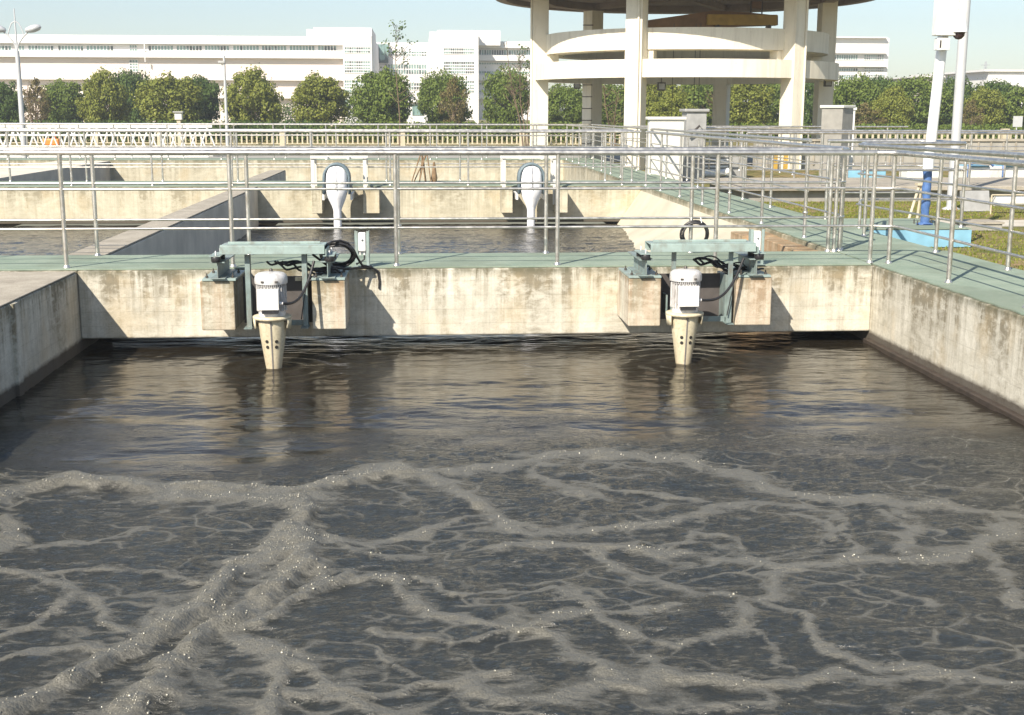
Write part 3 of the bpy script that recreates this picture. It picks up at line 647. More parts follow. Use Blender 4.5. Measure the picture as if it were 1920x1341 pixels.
    # I beams on the brackets
    for xc in (px0, px1):
        ib = MB(); ib.box((xc-.065, 11.13, .138), (xc+.065, 11.80, .149)); ib.box((xc-.004, 11.13, .004), (xc+.004, 11.80, .138)); ib.box((xc-.065, 11.13, -.006), (xc+.065, 11.80, .004))
        ib = ib.build('support_beam', 'teal', r, .002)
        bp = MB().box((xc-.15, 11.175, -.028), (xc+.15, 11.80, -.007)).build('base_plate', 'plate', r, .003)
        for sx in (-.115, .115):
            for yy in (11.24, 11.6): MB().lathe([(.013, -.007), (.013, .012), (.006, .014), (.006, .035)], (xc+sx, yy, 0), 6, False).build('anchor_bolt', 'bolt', bp)
    return r
m1 = mixer(-1.335, -1.83, -.86, 'left silver mixer motor with cream cone dipping into the near tank water')
m2 = mixer(2.335, 2.02, 3.04, 'right silver mixer motor with cream cone dipping into the near tank water')

# cable bundles and coils
def wob(pts, r, name='cable', parent=None): return MB().tube(pts, r, 8).build(name, 'rubber', parent)
def coil(label, c, rad, n, tilt, seed, group=None, extra=()):
    rr = random.Random(seed); t_ = thing('cable_coil', label, 'cable', c)
    for k in range(n):
        R = rad*rr.uniform(.84, 1.08); pts = []; ax = rr.uniform(-.12, .12); off = Vector((rr.uniform(-.015, .015), rr.uniform(-.03, .03), rr.uniform(-.012, .012)))
        for i in range(25):
            a = 2*PI*i/24; v = Vector((R*math.cos(a), math.sin(a*2+k)*.01, R*math.sin(a)))
            v = Matrix.Rotation(tilt+ax, 3, 'X') @ Matrix.Rotation(rr.uniform(-.02, .02), 3, 'Z') @ v
            pts.append(Vector(c)+off+v)
        wob(pts, .0115, 'cable_loop', t_)
    for e in extra: wob(e, .0115, 'cable_tail', t_)
    return t_
coil('tangled black cable loops beside the left mixer platform', (-.80, 11.62, .155), .15, 5, .75, 3,
     extra=[[(-.93, 11.3, .20), (-.90, 11.38, .255), (-.84, 11.46, .29), (-.77, 11.52, .295), (-.70, 11.57, .265), (-.65, 11.6, .20), (-.62, 11.65, .12), (-.58, 11.72, .04), (-.50, 11.80, .012), (-.44, 11.835, -.03), (-.425, 11.842, -.13), (-.43, 11.84, -.2)],
            [(-1.0, 11.3, .19), (-.88, 11.5, .06), (-.72, 11.6, .02), (-.6, 11.72, .02), (-.5, 11.80, .02)]])
c2 = coil('black cable coil hung with white string behind the right mixer platform', (2.86, 12.93, .20), .135, 4, 0.05, 5)
for q in (-.05, .06): MB().tube([(2.86+q, 12.92, .32), (2.86+q*.9, 12.95, .378)], .005, 6).build('string', 'box', c2)
def tangle(label, cx, seed):
    rr = random.Random(seed); t_ = thing('cable', label, 'cable', (cx, 11.6, 0))
    for k in range(5):
        p = Vector((cx-.35+rr.uniform(-.1, .1), 11.4, .12)); pts = [p.copy()]
        ph = rr.uniform(0, 6)
        for i in range(22):
            p = p + Vector((.026+.012*math.sin(i*.7+ph), .012*math.cos(i*.5+ph)+.004, -.006+.014*math.cos(i*.6+ph))); p.z = max(.0, min(.19, p.z)); p.y = min(11.83, p.y); pts.append(p.copy())
        wob(pts, rr.choice([.007, .010, .012]), 'cable_run', t_)
    wob([(cx+.02, 11.2, .02), (cx-.07, 11.165, -.05), (cx-.10, 11.168, -.2), (cx-.13, 11.172, -.38)], .005, 'cable_run', t_)
    return t_
tangle('thin black cables lying tangled under the right mixer platform', 2.92, 11)
tangle('thin black cables lying tangled under the left mixer platform', -.98, 12)
def switch_box(x, label):
    r = thing('switch_box', label, 'switch box', (x, 11.9, 0), 'white switch boxes at the mixers')
    for sx in (-1, 1):
        m = MB(); m.box((x+sx*.066-.004, 11.86, .01), (x+sx*.066+.004, 11.93, .35)); m.box((x+sx*.066-.004 if sx > 0 else x+sx*.066-.034+.03, 11.86, .01), (x+sx*.066+.004, 11.866, .35))
        m.box((min(x+sx*.066, x+sx*.040), 11.855, .01), (max(x+sx*.066, x+sx*.040), 11.861, .35)); m.build('side_angle', 'plate', r)
    MB().box((x-.085, 11.84, .004), (x+.085, 11.95, .010)).build('foot_plate', 'teal', r)
    b = MB().box((x-.036, 11.85, .155), (x+.036, 11.92, .335)).build('switch_case', 'box', r, .012)
    MB().lathe([(.010, 0), (.010, .012), (.0001, .014)], (0, 0, 0), 10).build('switch_knob', 'greyp', b).matrix_world = Matrix.Translation((x, 11.85, .27)) @ Matrix.Rotation(PI/2, 4, 'X')
    MB().tube([(x-.02, 11.88, .155), (x-.02, 11.88, .12)], .009, 8).build('gland', 'box', b); MB().tube([(x+.02, 11.88, .155), (x+.02, 11.88, .12)], .009, 8).build('gland', 'box', b)
    MB().tube([(x+.02, 11.88, .12), (x+.018, 11.88, .08), (x-.02, 11.87, .05), (x-.06, 11.85, .04)], .008, 8).build('lead', 'rubber', r)
    return r
switch_box(-.585, 'white switch box on a grey green bracket right of the left mixer')
switch_box(3.235, 'white switch box on a grey green bracket right of the right mixer')

# covered mixers at the second wall
def covered(cx, label):
    r = thing('covered_mixer', label, 'mixer', (cx, 24.5, ZW), 'white covered mixers at the second wall')
    n = 20; prof = [(.075, -.82), (.078, -.42), (.10, -.34), (.17, -.18), (.215, -.05), (.225, .10), (.215, .30), (.17, .40), (.08, .45), (.0001, .46)]
    vs = []; fs = []
    for i, (ra, z) in enumerate(prof):
        for k in range(n):
            a = 2*PI*k/n; q = 1+.05*math.sin(5*a+i)*(1 if ra > .09 else .3); vs.append((cx+ra*q*math.cos(a), 24.4+ra*q*math.sin(a), z))
    for i in range(len(prof)-1):
        for k in range(n): fs.append((i*n+k, i*n+(k+1) % n, (i+1)*n+(k+1) % n, (i+1)*n+k))
    MB().add(vs, fs, True).build('cloth_cover', 'sheet', r)
    m = MB(); pts = []
    for i in range(13):
        a = PI*i/12; pts.append((cx+.265*math.cos(a), 24.43, .22+.28*math.sin(a)))
    pts = [(cx+.265, 24.43, -.1)]+pts+[(cx-.265, 24.43, -.1)]; vs = []; fs = []
    for p in pts: vs += [(p[0], 24.28, p[2]), (p[0], 24.62, p[2])]
    for i in range(len(pts)-1): fs.append((i*2, i*2+1, i*2+3, i*2+2))
    o = m.add(vs, fs, True).build('arched_hood', 'hood', r); md = o.modifiers.new('s', 'SOLIDIFY'); md.thickness = .045
    MB().tube([(cx, 24.22, .46), (cx, 24.16, .3), (cx, 24.15, .0)], .006, 5).build('strap', 'rubber', r)
    # lifting frame
    for sx in (-.50, .52):
        for yy in (24.95, 25.45): MB().box((cx+sx-.035, yy-.03, -.03 if yy > 25.3 else -.35), (cx+sx+.035, yy+.03, .56)).build('frame_post', 'cab', r)
        MB().box((cx+sx-.03, 24.98, .50), (cx+sx+.03, 25.42, .555)).build('frame_side', 'cab', r)
    for yy in (24.92, 25.48): MB().box((cx-.54, yy-.03, .561), (cx+.56, yy+.03, .63)).build('frame_beam', 'cab', r)
    for sx in (-.2, .22): MB().box((cx+sx-.02, 24.5, .56), (cx+sx+.02, 25.4, .60)).build('cradle_bar', 'box', r)
    for sx in (-.27, .27): MB().box((cx+sx-.02, 24.45, -.22), (cx+sx+.02, 25.29, -.10)).build('cradle_arm', 'box', r)
    return r
covered(-1.665, 'left mixer wrapped in white cloth under a blue hood and pale frame')
covered(2.11, 'right mixer wrapped in white cloth under a blue hood and pale frame')
# bundle of sticks
sk = thing('stick_bundle', 'small tripod of old brown sticks leaning on the second walkway railing', 'sticks', (-.05, 26.7, 0))
for i in range(7):
    a = i*.9; MB().tube([(-.05+.22*math.cos(a)*random.uniform(.5, 1), 26.7+.12*math.sin(a), .004), (-.0+random.uniform(-.05, .1), 26.8, .48+random.uniform(0, .15))], .015, 6).build('stick', 'wood', sk)
wb = MB().lathe([(.05, .004), (.07, .08), (.05, .20), (.02, .42)], (.24, 26.8, 0), 10).build('rag_bundle', 'wood'); tag(wb, 'short brown bundle standing right of the stick tripod', 'bundle')

# ------------------------------------------------------------ round tower with crane
TC = Vector((8.72, 42.0, 0)); toC = Vector((-.204, -.979, 0)); rgt = Vector((.979, -.204, 0))
tw = thing('round_tower', 'cream round open tower on tall columns with ring beams and flat disc roof', 'tower', (TC.x, TC.y, GZ))
def tp(r, a, z): return TC + (toC*math.cos(a) + rgt*math.sin(a))*r + Vector((0, 0, z))
def ringbeam(r0, r1, z0, z1, name, mat, a0=0, a1=2*PI, n=72, parent=tw):
    m = MB(); vs = []; fs = []; full = abs(a1-a0-2*PI) < 1e-6
    for i in range(n+1):
        a = a0+(a1-a0)*i/n
        for r, z in ((r0, z0), (r1, z0), (r1, z1), (r0, z1)): vs.append(tp(r, a, z))
    for i in range(n):
        for k in range(4): fs.append((i*4+k, i*4+(k+1) % 4, (i+1)*4+(k+1) % 4, (i+1)*4+k))
    if not full: fs += [(0, 3, 2, 1), (n*4, n*4+1, n*4+2, n*4+3)]
    return m.add(vs, fs).build(name, mat, parent)
ca = [math.radians(v) for v in (-77, -17, 43, 103, 163, 223)]
for a in ca:
    p = tp(4.82, a, 0); m = MB(); w = .27; dr = (p-TC).normalized(); tg = Vector((-dr.y, dr.x, 0))
    poly = [(p+dr*u*w+tg*v*w) for u, v in ((1, -.95), (1.05, -.3), (1.05, .3), (1, .95), (-.9, .95), (-.9, -.95))]
    m.prism([(q.x, q.y) for q in poly], GZ, 5.2); col = m.build('column', 'tower', tw)
    q = p+dr*w*1.16; MB().tube([(q.x+tg.x*.16, q.y+tg.y*.16, GZ), (q.x+tg.x*.16, q.y+tg.y*.16, 5.1)], .035, 8).build('drain_pipe', 'tower', col)
ringbeam(4.62, 5.02, 2.50, 3.03, 'lower_ring_beam', 'tower')
ringbeam(4.40, 4.66, 3.32, 3.95, 'upper_ring_band', 'tower')
ringbeam(4.05, 4.40, 3.30, 3.36, 'inner_walkway', 'tower')
for a in ca:
    mid = tp(4.42, a, 0); dr = (mid-TC).normalized(); tg = Vector((-dr.y, dr.x, 0)); poly = [mid+dr*u+tg*v for u, v in ((.16, -.45), (.16, .45), (-.16, .45), (-.16, -.45))]
    MB().prism([(q.x, q.y) for q in poly], 3.04, 3.31).build('corbel', 'tower', tw)
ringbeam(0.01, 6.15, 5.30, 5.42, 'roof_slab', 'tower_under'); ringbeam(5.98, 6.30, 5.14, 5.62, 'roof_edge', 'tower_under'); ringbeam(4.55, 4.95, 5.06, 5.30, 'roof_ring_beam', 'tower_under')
for k in range(3):
    a = ca[0]+k*PI/3; A, Bp = tp(4.7, a, 5.1), tp(4.7, a+PI, 5.1); d = (Bp-A).normalized(); s_2 = Vector((-d.y, d.x, 0))*.13
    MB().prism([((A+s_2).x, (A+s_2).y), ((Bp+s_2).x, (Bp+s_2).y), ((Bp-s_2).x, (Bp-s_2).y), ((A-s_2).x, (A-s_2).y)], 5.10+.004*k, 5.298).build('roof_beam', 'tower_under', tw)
# rungs on the back left column
p = tp(4.82, ca[5], 0)
for k in range(11):
    MB().tube([(p.x-.42, p.y-.30, .35+k*.42), (p.x-.05, p.y-.33, .35+k*.42)], .018, 6).build('ladder_rung', 'bolt', tw)
for px, py, Y in ((1240, 162, 38.2), (1552, 155, 41.0), (1082, 160, 46.2)):
    q = at(px, py, Y); fl = MB().box((q.x-.12, q.y-.08, q.z-.13), (q.x+.12, q.y+.08, q.z+.12)).build('floodlight', 'bolt', tw, .01)
    MB().box((q.x-.09, q.y-.09, q.z-.09), (q.x+.09, q.y-.081, q.z+.08)).build('lens', 'greycan', fl); MB().tube([(q.x, q.y, q.z+.12), (q.x, q.y, 2.5)], .012, 5).build('hanger', 'bolt', fl)
for px in (1452, 1477): 
    q = at(px, 300, 37.6); MB().box((q.x-.12, q.y-.02, GZ), (q.x+.10, q.y+.05, .25)).build('painted_guard', 'crane_y', tw)
for px, z0 in ((1262, .6), (1303, .9), (1312, 1.6)):
    q = at(px, 120, 41); MB().tube([(q.x, q.y, z0), (q.x, q.y, 4.3)], .010, 5).build('hoist_chain', 'bolt', tw)
# slewing hoist girder
cr = thing('crane', 'brown and yellow hoist girder under the disc roof of the round tower', 'crane', (9.7, 42, 4.4))
A, Bq = at(1196, 48, 42), at(1330, 18, 42); C_ = at(1455, 30, 42)
m = MB(); yv = Vector((0, .18, 0)); P = [at(1190, 42, 42), at(1335, 21, 42), at(1400, 24, 42), at(1456, 30, 42), at(1456, 48, 42), at(1335, 52, 42), at(1190, 55, 42)]
vs = [p_-yv for p_ in P]+[p_+yv for p_ in P]; k = len(P); fs = [tuple(range(k))[::-1], tuple(range(k, 2*k))]+[(i, (i+1) % k, k+(i+1) % k, k+i) for i in range(k)]
m.add(vs, fs).build('girder', 'crane', cr)
a, b = at(1326, 27, 41.7), at(1456, 48, 41.7); MB().box((a.x, 41.62, b.z), (b.x, 41.80, a.z)).build('end_truck', 'crane_y', cr, .01)
for px in (1345, 1441): q = at(px, 51, 41.7); MB().tube([(q.x, 41.6, q.z), (q.x, 41.85, q.z)], .07, 12).build('wheel', 'bolt', cr)
q = at(1418, 10, 42); MB().box((q.x-.16, 41.9, q.z-.12), (q.x+.16, 42.2, 5.09)).build('hoist_motor', 'crane', cr, .02)
for px in (1408, 1429): q = at(px, 20, 42); MB().box((q.x-.02, 42, q.z-.15), (q.x+.02, 42.04, 5.09)).build('hanger', 'bolt', cr)

# ------------------------------------------------------------ poles, lamps, cabinets
pl = thing('camera_pole', 'white pole wrapped in blue at its foot, carrying a dome camera', 'pole', (6.68, 16.2, 0))
TP = at(1776, 0, 16.2); TP = Vector((6.68, 16.2, .8)).lerp(TP, 1.5)
MB().tube([(6.68, 16.2, .80), TP], .068, 20).build('upper_tube', 'whitep', pl)
MB().tube([(6.68, 16.2, .74), (6.68, 16.2, .96)], .070, 20).build('joint_band', 'whitep', pl)
pts = [(6.68+.006*math.sin(i*1.7), 16.2, .01+.07*i) for i in range(11)]; MB().tube(pts, [.056+.006*math.sin(i*2.1) for i in range(11)], 16).build('blue_wrap', 'bluepole', pl)
MB().lathe([(.11, .002), (.11, .016), (.06, .03)], (6.68, 16.2, 0), 16).build('foot_flange', 'bluepole', pl)
for k in range(4): MB().tube([(6.68+.16*math.cos(k*1.57+.6), 16.2+.16*math.sin(k*1.57+.6), .0), (6.68+.16*math.cos(k*1.57+.6), 16.2+.16*math.sin(k*1.57+.6), .06)], .008, 6).build('anchor_bolt', 'bolt', pl)
a, b = at(1752, 0, 16.1), at(1786, 68, 16.1); cb = MB().box((a.x, 15.96, b.z), (b.x, 16.12, a.z+.08)).build('equipment_box', 'box', pl, .012)
a, b = at(1752, 72, 16.1), at(1774, 95, 16.1); c3 = MB().box((a.x, 15.99, b.z), (b.x, 16.1, a.z)).build('small_box', 'box', pl, .008)
MB().box((a.x+.03, 15.984, b.z+.03), (a.x+.05, 15.99, a.z-.03)).build('slot', 'bolt', c3)
q = at(1806, 34, 15.9); dm = MB().lathe([(.02, .12), (.055, .06), (.075, .0), (.105, -.14), (.108, -.17)], (q.x, 16.0, q.z), 20).build('camera_housing', 'whitep', pl)
MB().lathe([(.0001, -.262), (.04, -.252), (.068, -.220), (.078, -.17)], (q.x, 16.0, q.z), 16).build('camera_dome', 'dome', dm)
MB().tube([(6.72, 16.15, q.z+.26), (q.x-.05, 16.05, q.z+.27), (q.x, 16.0, q.z+.22), (q.x, 16.0, q.z+.1)], .022, 8).build('camera_arm', 'whitep', dm)
MB().tube([(6.74, 16.1, q.z-.02), (6.78, 16.05, q.z+.10), (q.x-.05, 16.0, q.z+.16)], .006, 6).build('camera_lead', 'rubber', dm)
g = at(1792, 265, 22); gp = thing('grey_pole', 'plain grey pole standing close behind the white camera pole', 'pole', (g.x, 22, GZ))
MB().tube([(g.x, 22, GZ), (g.x, 22, 5.2)], .085, 18).build('pole_tube', 'greyp', gp); MB().lathe([(.16, 0), (.16, .02), (.09, .05)], (g.x, 22, GZ), 14).build('foot_flange', 'greyp', gp)

def lamp_twin(x, y):
    r = thing('street_lamp', 'pale pole with two curved arms and oval lamp heads at the left edge', 'street lamp', (x, y, GZ))
    MB().tube([(x, y, GZ), (x, y, 1.5), (x, y, 3.4)], [.10, .085, .07], 12).build('pole', 'greyp', r); MB().tube([(x, y, 3.4), (x-.0, y, 4.75)], [.035, .018], 8).build('finial', 'greyp', r)
    for s_2 in (-1, 1):
        MB().tube([(x, y, 3.38), (x+s_2*.06, y, 3.62), (x+s_2*.22, y, 3.85), (x+s_2*.40, y, 4.02)], .025, 8).build('arm', 'greyp', r)
        MB().tube([(x, y, 4.36), (x+s_2*.12, y, 4.28), (x+s_2*.20, y, 4.1), (x+s_2*.26, y, 3.9)], .018, 8).build('brace', 'greyp', r)
        h = MB(); n = 12; pr = [(.0001, -.30), (.07, -.26), (.12, -.1), (.125, .06), (.09, .2), (.0001, .27)]
        v = []; fs = []
        for rr_, t2 in pr:
            for k in range(n): a2 = 2*PI*k/n; v.append((x+s_2*(.58+t2*.95), y+rr_*1.3*math.cos(a2), 4.12+t2*.10*s_2*0+rr_*math.sin(a2)+t2*.2))
        for i in range(len(pr)-1):
            for k in range(n): fs.append((i*n+k, i*n+(k+1) % n, (i+1)*n+(k+1) % n, (i+1)*n+k))
        h.add(v, fs, True).build('lamp_head', 'greyp', r)
lamp_twin(-13.25, 43)
q = at(425, 230, 62); l2 = thing('street_lamp', 'slim pale pole with one small lamp head before the long building', 'street lamp', (q.x, 62, GZ))
MB().tube([(q.x, 62, GZ), (q.x, 62, 4.1)], [.09, .05], 10).build('pole', 'greyp', l2); MB().box((q.x-.28, 61.9, 3.72), (q.x+.05, 62.1, 3.86)).build('lamp_head', 'greycan', l2, .03)
MB().tube([(q.x, 62, 3.5), (q.x-.14, 62, 3.75)], .03, 6).build('arm', 'greyp', l2)

def cabinet(name, label, x0, x1, y0, y1, z1, mat, roof=.04, z0=GZ, lidmat=None, door=True, cat='cabinet'):
    r = thing(name, label, cat, ((x0+x1)/2, (y0+y1)/2, z0)); B((x0, y0, z0), (x1, y1, z1), 'cabinet_body', mat, r, .01)
    MB().box((x0-roof, y0-roof, z1+.002), (x1+roof, y1+roof, z1+.075)).build('cabinet_roof', lidmat or mat, r, .015)
    if door:
        d = MB().box((x0+.06, y0-.012, z0+.12), (x1-.06, y0-.002, z1-.06)).build('door', mat, r, .004); MB().box((x1-.14, y0-.03, (z0+z1)/2-.06), (x1-.11, y0-.013, (z0+z1)/2+.06)).build('handle', 'bolt', d)
    return r
a, b = at(1218, 225, 30), at(1283, 225, 30); cabinet('cabinet', 'tall white cabinet with cream lid left of centre under the round tower', a.x, b.x, 30, 30.25, a.z, 'cab', .05, lidmat='cab')
a, b = at(1288, 210, 31.2), at(1318, 210, 31.2)
cabinet('cabinet', 'slim dark grey cabinet with bent pipe beside the tall white cabinet', a.x, b.x+.1, 31.2, 31.8, a.z, 'greycan', .06, door=False)
MB().tube([(a.x+.05, 31.1, .9), (a.x+.3, 31.05, 1.15), (a.x+.42, 31.05, 1.0), (a.x+.42, 31.05, .2)], .03, 8).build('pipe', 'bolt', bpy.data.objects['cabinet.001'])
q = at(1571, 203, 30.3); gc = thing('cabinet', 'weathered grey square cabinet standing cornerwise by the right hand tower column', 'cabinet', (q.x, 30.3, GZ))
MB().box((q.x-.28, 30.02, GZ), (q.x+.28, 30.58, q.z), rz=-.80).build('cabinet_body', 'cabd', gc, .01); MB().box((q.x-.32, 29.98, q.z+.002), (q.x+.32, 30.62, q.z+.07), rz=-.80).build('cabinet_roof', 'cab', gc, .015)
a, b = at(1580, 207, 32), at(1604, 207, 32); cabinet('cabinet', 'narrow white cabinet half hidden behind the weathered grey one', a.x, b.x, 32, 32.6, a.z, 'box', .03)
a, b = at(1283, 272, 33), at(1400, 272, 33)
# blower set with slatted casing
bl = thing('blower', 'dark slatted machine casing beneath the tower behind the railings', 'machine', (a.x+.5, 33, GZ))
B((a.x, 33, GZ), (b.x, 34.2, .42), 'casing', 'greycan', bl, .01)
sl = MB()
for k in range(6): sl.box((a.x+.05, 32.94, -.14+.09*k), (b.x-.5, 32.997, -.10+.09*k), rx=0)
sl.build('slats', 'box', bl); MB().tube([(a.x+.1, 32.6, -.12), (a.x+.8, 32.5, -.12), (a.x+1.1, 32.5, -.04)], .09, 12).build('pipe', 'box', bl)
tag(MB().box((at(1100, 205, 52).x, 52, GZ), (at(1125, 205, 52).x, 53, .3)).build('utility_box', 'box', None, .02), 'low white box on the lawn behind the left tower columns', 'box')

# raised concrete channel and things to the right
cn = thing('concrete_channel', 'raised concrete channel with overhanging lip and shaded side on the right', 'channel', (12, 24, GZ))
B((6.3, 24.16, GZ), (26, 27.2, -.03), 'channel_wall', 'cabd', cn); B((6.1, 24.0, -.03), (26, 27.4, .05), 'channel_slab', 'top', cn, .01)
for i, (px0, px1, lab) in enumerate(((1815, 1856, 'white pump housing with blue pipe hoop, left of the pair on the channel'), (1880, 1925, 'white pump housing with blue pipe hoop at the right edge'))):
    a, b = at(px0, 330, 28.5), at(px1, 330, 28.5); r = thing('pump_housing', lab, 'pump', (a.x, 28.5, 0), 'pump housings on the concrete channel')
    B((a.x, 28.5, GZ), (b.x, 29.3, .24), 'housing', 'box', r, .02); MB().tube([(a.x-.04, 28.4, GZ), (a.x-.04, 28.4, .28), (a.x+.06, 28.4, .33), (b.x-.06, 28.4, .33), (b.x+.02, 28.4, .26)], .03, 10).build('pipe_hoop', 'bluepole', r)
    B((a.x+.05, 28.45, .24), (b.x-.05, 29.2, .27), 'housing_lid', 'bluepaint', r, .005)
a, b = at(1796, 345, 29.6), at(1925, 345, 29.6); tag(B((a.x, 29.6, GZ), (b.x+3, 29.9, .10), 'parapet_wall', 'box', None, .01), 'low white parapet behind the pump housings', 'wall')
a, b = at(1570, 345, 30), at(1660, 345, 30); tag(B((a.x, 30, GZ), (b.x, 30.6, .08), 'low_tank', 'bluepaint', None, .01), 'small pale blue tank edge seen through the railings', 'tank')
a, b = at(1700, 345, 29), at(1760, 345, 29); tag(B((a.x, 29, GZ), (b.x, 29.4, .12), 'white_curb', 'box', None, .01), 'short white curb block behind the blue wrapped pole', 'block')
gw = thing('boundary_wall', 'long low grey brown wall behind the right hand tanks', 'wall', (10, 40, GZ))
B((10.2, 38, GZ), (34, 38.3, .62), 'wall_body', 'grey_conc', gw); B((10.15, 37.95, .62), (34, 38.35, .69), 'wall_coping', 'top', gw)
mb = MB()
for i in range(60): mb.box((10.4+i*.4, 37.96, -.1), (10.44+i*.4, 37.998, .60))
mb.build('wall_ribs', 'top', gw)
for i, (px, sgn) in enumerate(((1745, 1), (1905, 1))): pass
# A-frame stand on the grass
a = at(1722, 340, 19.5); st = thing('a_frame_stand', 'cream metal trestle leg standing on the grass behind the railings', 'stand', (a.x, 19.5, GZ))
MB().tube([(a.x-.17, 19.4, GZ), (a.x+.02, 19.5, .33)], .024, 8).build('leg', 'fence', st); MB().tube([(a.x+.06, 19.6, GZ), (a.x+.05, 19.5, .33)], .024, 8).build('leg', 'fence', st)
MB().box((a.x-.03, 19.44, .33), (a.x+.10, 19.56, .37)).build('head', 'fence', st); MB().tube([(a.x-.17, 19.4, GZ+.012), (a.x+.0, 19.38, GZ+.012)], .018, 6).build('foot', 'fence', st)
# signboard lying in grass / leaning plate
a = at(1845, 430, 17.9); sb = thing('manhole_box', 'square grey concrete block on the grass edge', 'block', (a.x, 18, GZ)); B((a.x-.28, 17.9, GZ), (a.x+.28, 18.4, GZ+.10), 'block_body', 'grey_conc', sb, .01)
MB().box((a.x-.3, 17.88, GZ+.102), (a.x+.3, 18.42, GZ+.13)).build('cover', 'top', sb)
a = at(1828, 385, 21.5); sh = thing('leaning_board', 'tall grey board leaning beside the channel on the grass', 'board', (a.x, 21.5, GZ))
MB().box((a.x-.26, 21.5, GZ), (a.x+.26, 21.54, .12), rx=-.25).build('board', 'greycan', sh); 
for s_2 in (-1, 1): MB().tube([(a.x+s_2*.32, 21.5, GZ), (a.x+s_2*.30, 21.75, .05)], .016, 6).build('prop', 'wood', sh)
a = at(1895, 395, 21); rk = thing('white_tank', 'small white cylinder tank lying in a frame on the grass', 'tank', (a.x, 21, GZ))
MB().tube([(a.x-.3, 21, -.03), (a.x+.25, 21, -.03)], .085, 14).build('tank_shell', 'box', rk)
for s_2 in (-.38, .34): MB().tube([(a.x+s_2, 20.95, GZ), (a.x+s_2, 20.95, .08)], .014, 6).build('frame_leg', 'fence', rk)
MB().tube([(a.x-.38, 20.95, .08), (a.x+.34, 20.95, .08)], .014, 6).build('frame_bar', 'fence', rk)

# fences of cream pickets
def fence(label, x0, x1, y, z0, z1, sp, dy=0, w=.05, post_every=24):
    r = thing('picket_fence', label, 'fence', (x0, y, GZ)); L = math.hypot(x1-x0, dy); n = int(L/sp); m = MB()
    for i in range(n+1):
        u = i/n; x = lerp(x0, x1, u); yy = y+dy*u
        if i % post_every == 0: MB().box((x-w*1.6, yy-w*1.6, GZ), (x+w*1.6, yy+w*1.6, z1+.06)).build('post', 'fence', r)
        else: m.box((x-w/2, yy-.02, z0), (x+w/2, yy+.02, z1-.04+.02*math.sin(i*7.)))
    m.build('pickets', 'fence', r)
    k = MB()
    for z in (z0+.06, z1-.09): k.tube([(x0, y-.05, z), (x1, y+dy-.05, z)], .028, 6)
    k.build('fence_rails', 'fence', r)
    return r
fence('cream picket fence across the lawn on the left, below the trees', at(300, 260, 64).x, at(1180, 260, 64).x, 64, -.18, .42, .25, 0, .075)
fence('cream picket fence on the right beyond the tower, below dense trees', at(1560, 260, 64).x, at(1990, 260, 64).x, 64, -.20, .64, .30, 0, .11, 30)
fence('low cream picket fence at the far left behind the white truss', at(-60, 260, 66).x, at(290, 260, 66).x, 66, -.18, .36, .26, 0, .06)

# white truss of the scraper bridge
tr = thing('truss_bridge', 'white lattice truss bridge at left behind the railings', 'truss', (-20, 49, GZ))
xa_, xb_ = at(-60, 240, 49).x, at(392, 240, 49).x
for yy, off in ((48.6, 0), (49.7, .5)):
    MB().box((xa_, yy-.05, .86), (xb_, yy+.05, 1.0)).build('top_chord', 'box', tr); MB().box((xa_, yy-.05, .55), (xb_, yy+.05, .60)).build('mid_chord', 'box', tr); MB().box((xa_, yy-.05, -.24), (xb_, yy+.05, -.12)).build('bottom_chord', 'box', tr)
    n = 12; L = (xb_-xa_)/n
    for i in range(n):
        x = xa_+i*L+off*L*.5; MB().tube([(x, yy, -.15), (x+L/2, yy, .88)], .032, 6).build('diagonal', 'box', tr); MB().tube([(x+L/2, yy, .88), (x+L, yy, -.15)], .032, 6).build('diagonal', 'box', tr)
q = at(97, 258, 52); om = thing('engine_unit', 'small orange and red drive unit behind the white truss', 'machine', (q.x, 52, GZ))
B((q.x-.32, 51.8, .12), (q.x+.32, 52.2, .38), 'drive_housing', 'orange', om, .05); MB().tube([(q.x+.1, 52, .38), (q.x+.1, 52, .75)], .08, 10).build('motor_can', 'orange', om)
for s_2 in (-.25, .25): MB().box((q.x+s_2-.03, 51.95, GZ), (q.x+s_2+.03, 52.05, .12)).build('leg', 'box', om)
for px, lab in ((335, 'small cream lantern post by the dark tree at left'),):
    q = at(px, 215, 58); r = thing('lantern_post', lab, 'lantern', (q.x, 58, GZ)); MB().box((q.x-.08, 57.9, GZ), (q.x+.08, 58.1, 1.1)).build('post', 'fence', r); MB().box((q.x-.16, 57.84, 1.1), (q.x+.16, 58.16, 1.42)).build('lantern', 'cab', r, .02); MB().box((q.x-.22, 57.78, 1.422), (q.x+.22, 58.22, 1.48)).build('lantern_cap', 'greycan', r)
# little kiosk
a, b = at(762, 200, 110), at(802, 200, 110); kz = at(780, 192, 110).z
ks = thing('kiosk', 'small white kiosk with flat roof and blue window between two round trees', 'kiosk', (a.x, 110, GZ)); B((a.x, 110, GZ), (b.x, 112, kz), 'wall', 'bwhite', ks); B((a.x-.4, 109.6, kz), (b.x+.4, 112.4, kz+.25), 'roof', 'bwhite', ks); B((a.x+.5, 109.95, 1.2), (a.x+1.5, 110, 2.1), 'window', 'glass', ks)
# sign board far right
a = at(1908, 228, 60); sg = thing('signboard', 'small pale notice board above the railing at far right', 'sign', (a.x, 60, GZ)); B((a.x-.22, 60, a.z-.26), (a.x+.25, 60.04, a.z+.26), 'board', 'greyp', sg); MB().tube([(a.x, 60.06, GZ), (a.x, 60.06, a.z-.2)], .03, 6).build('post', 'greyp', sg)

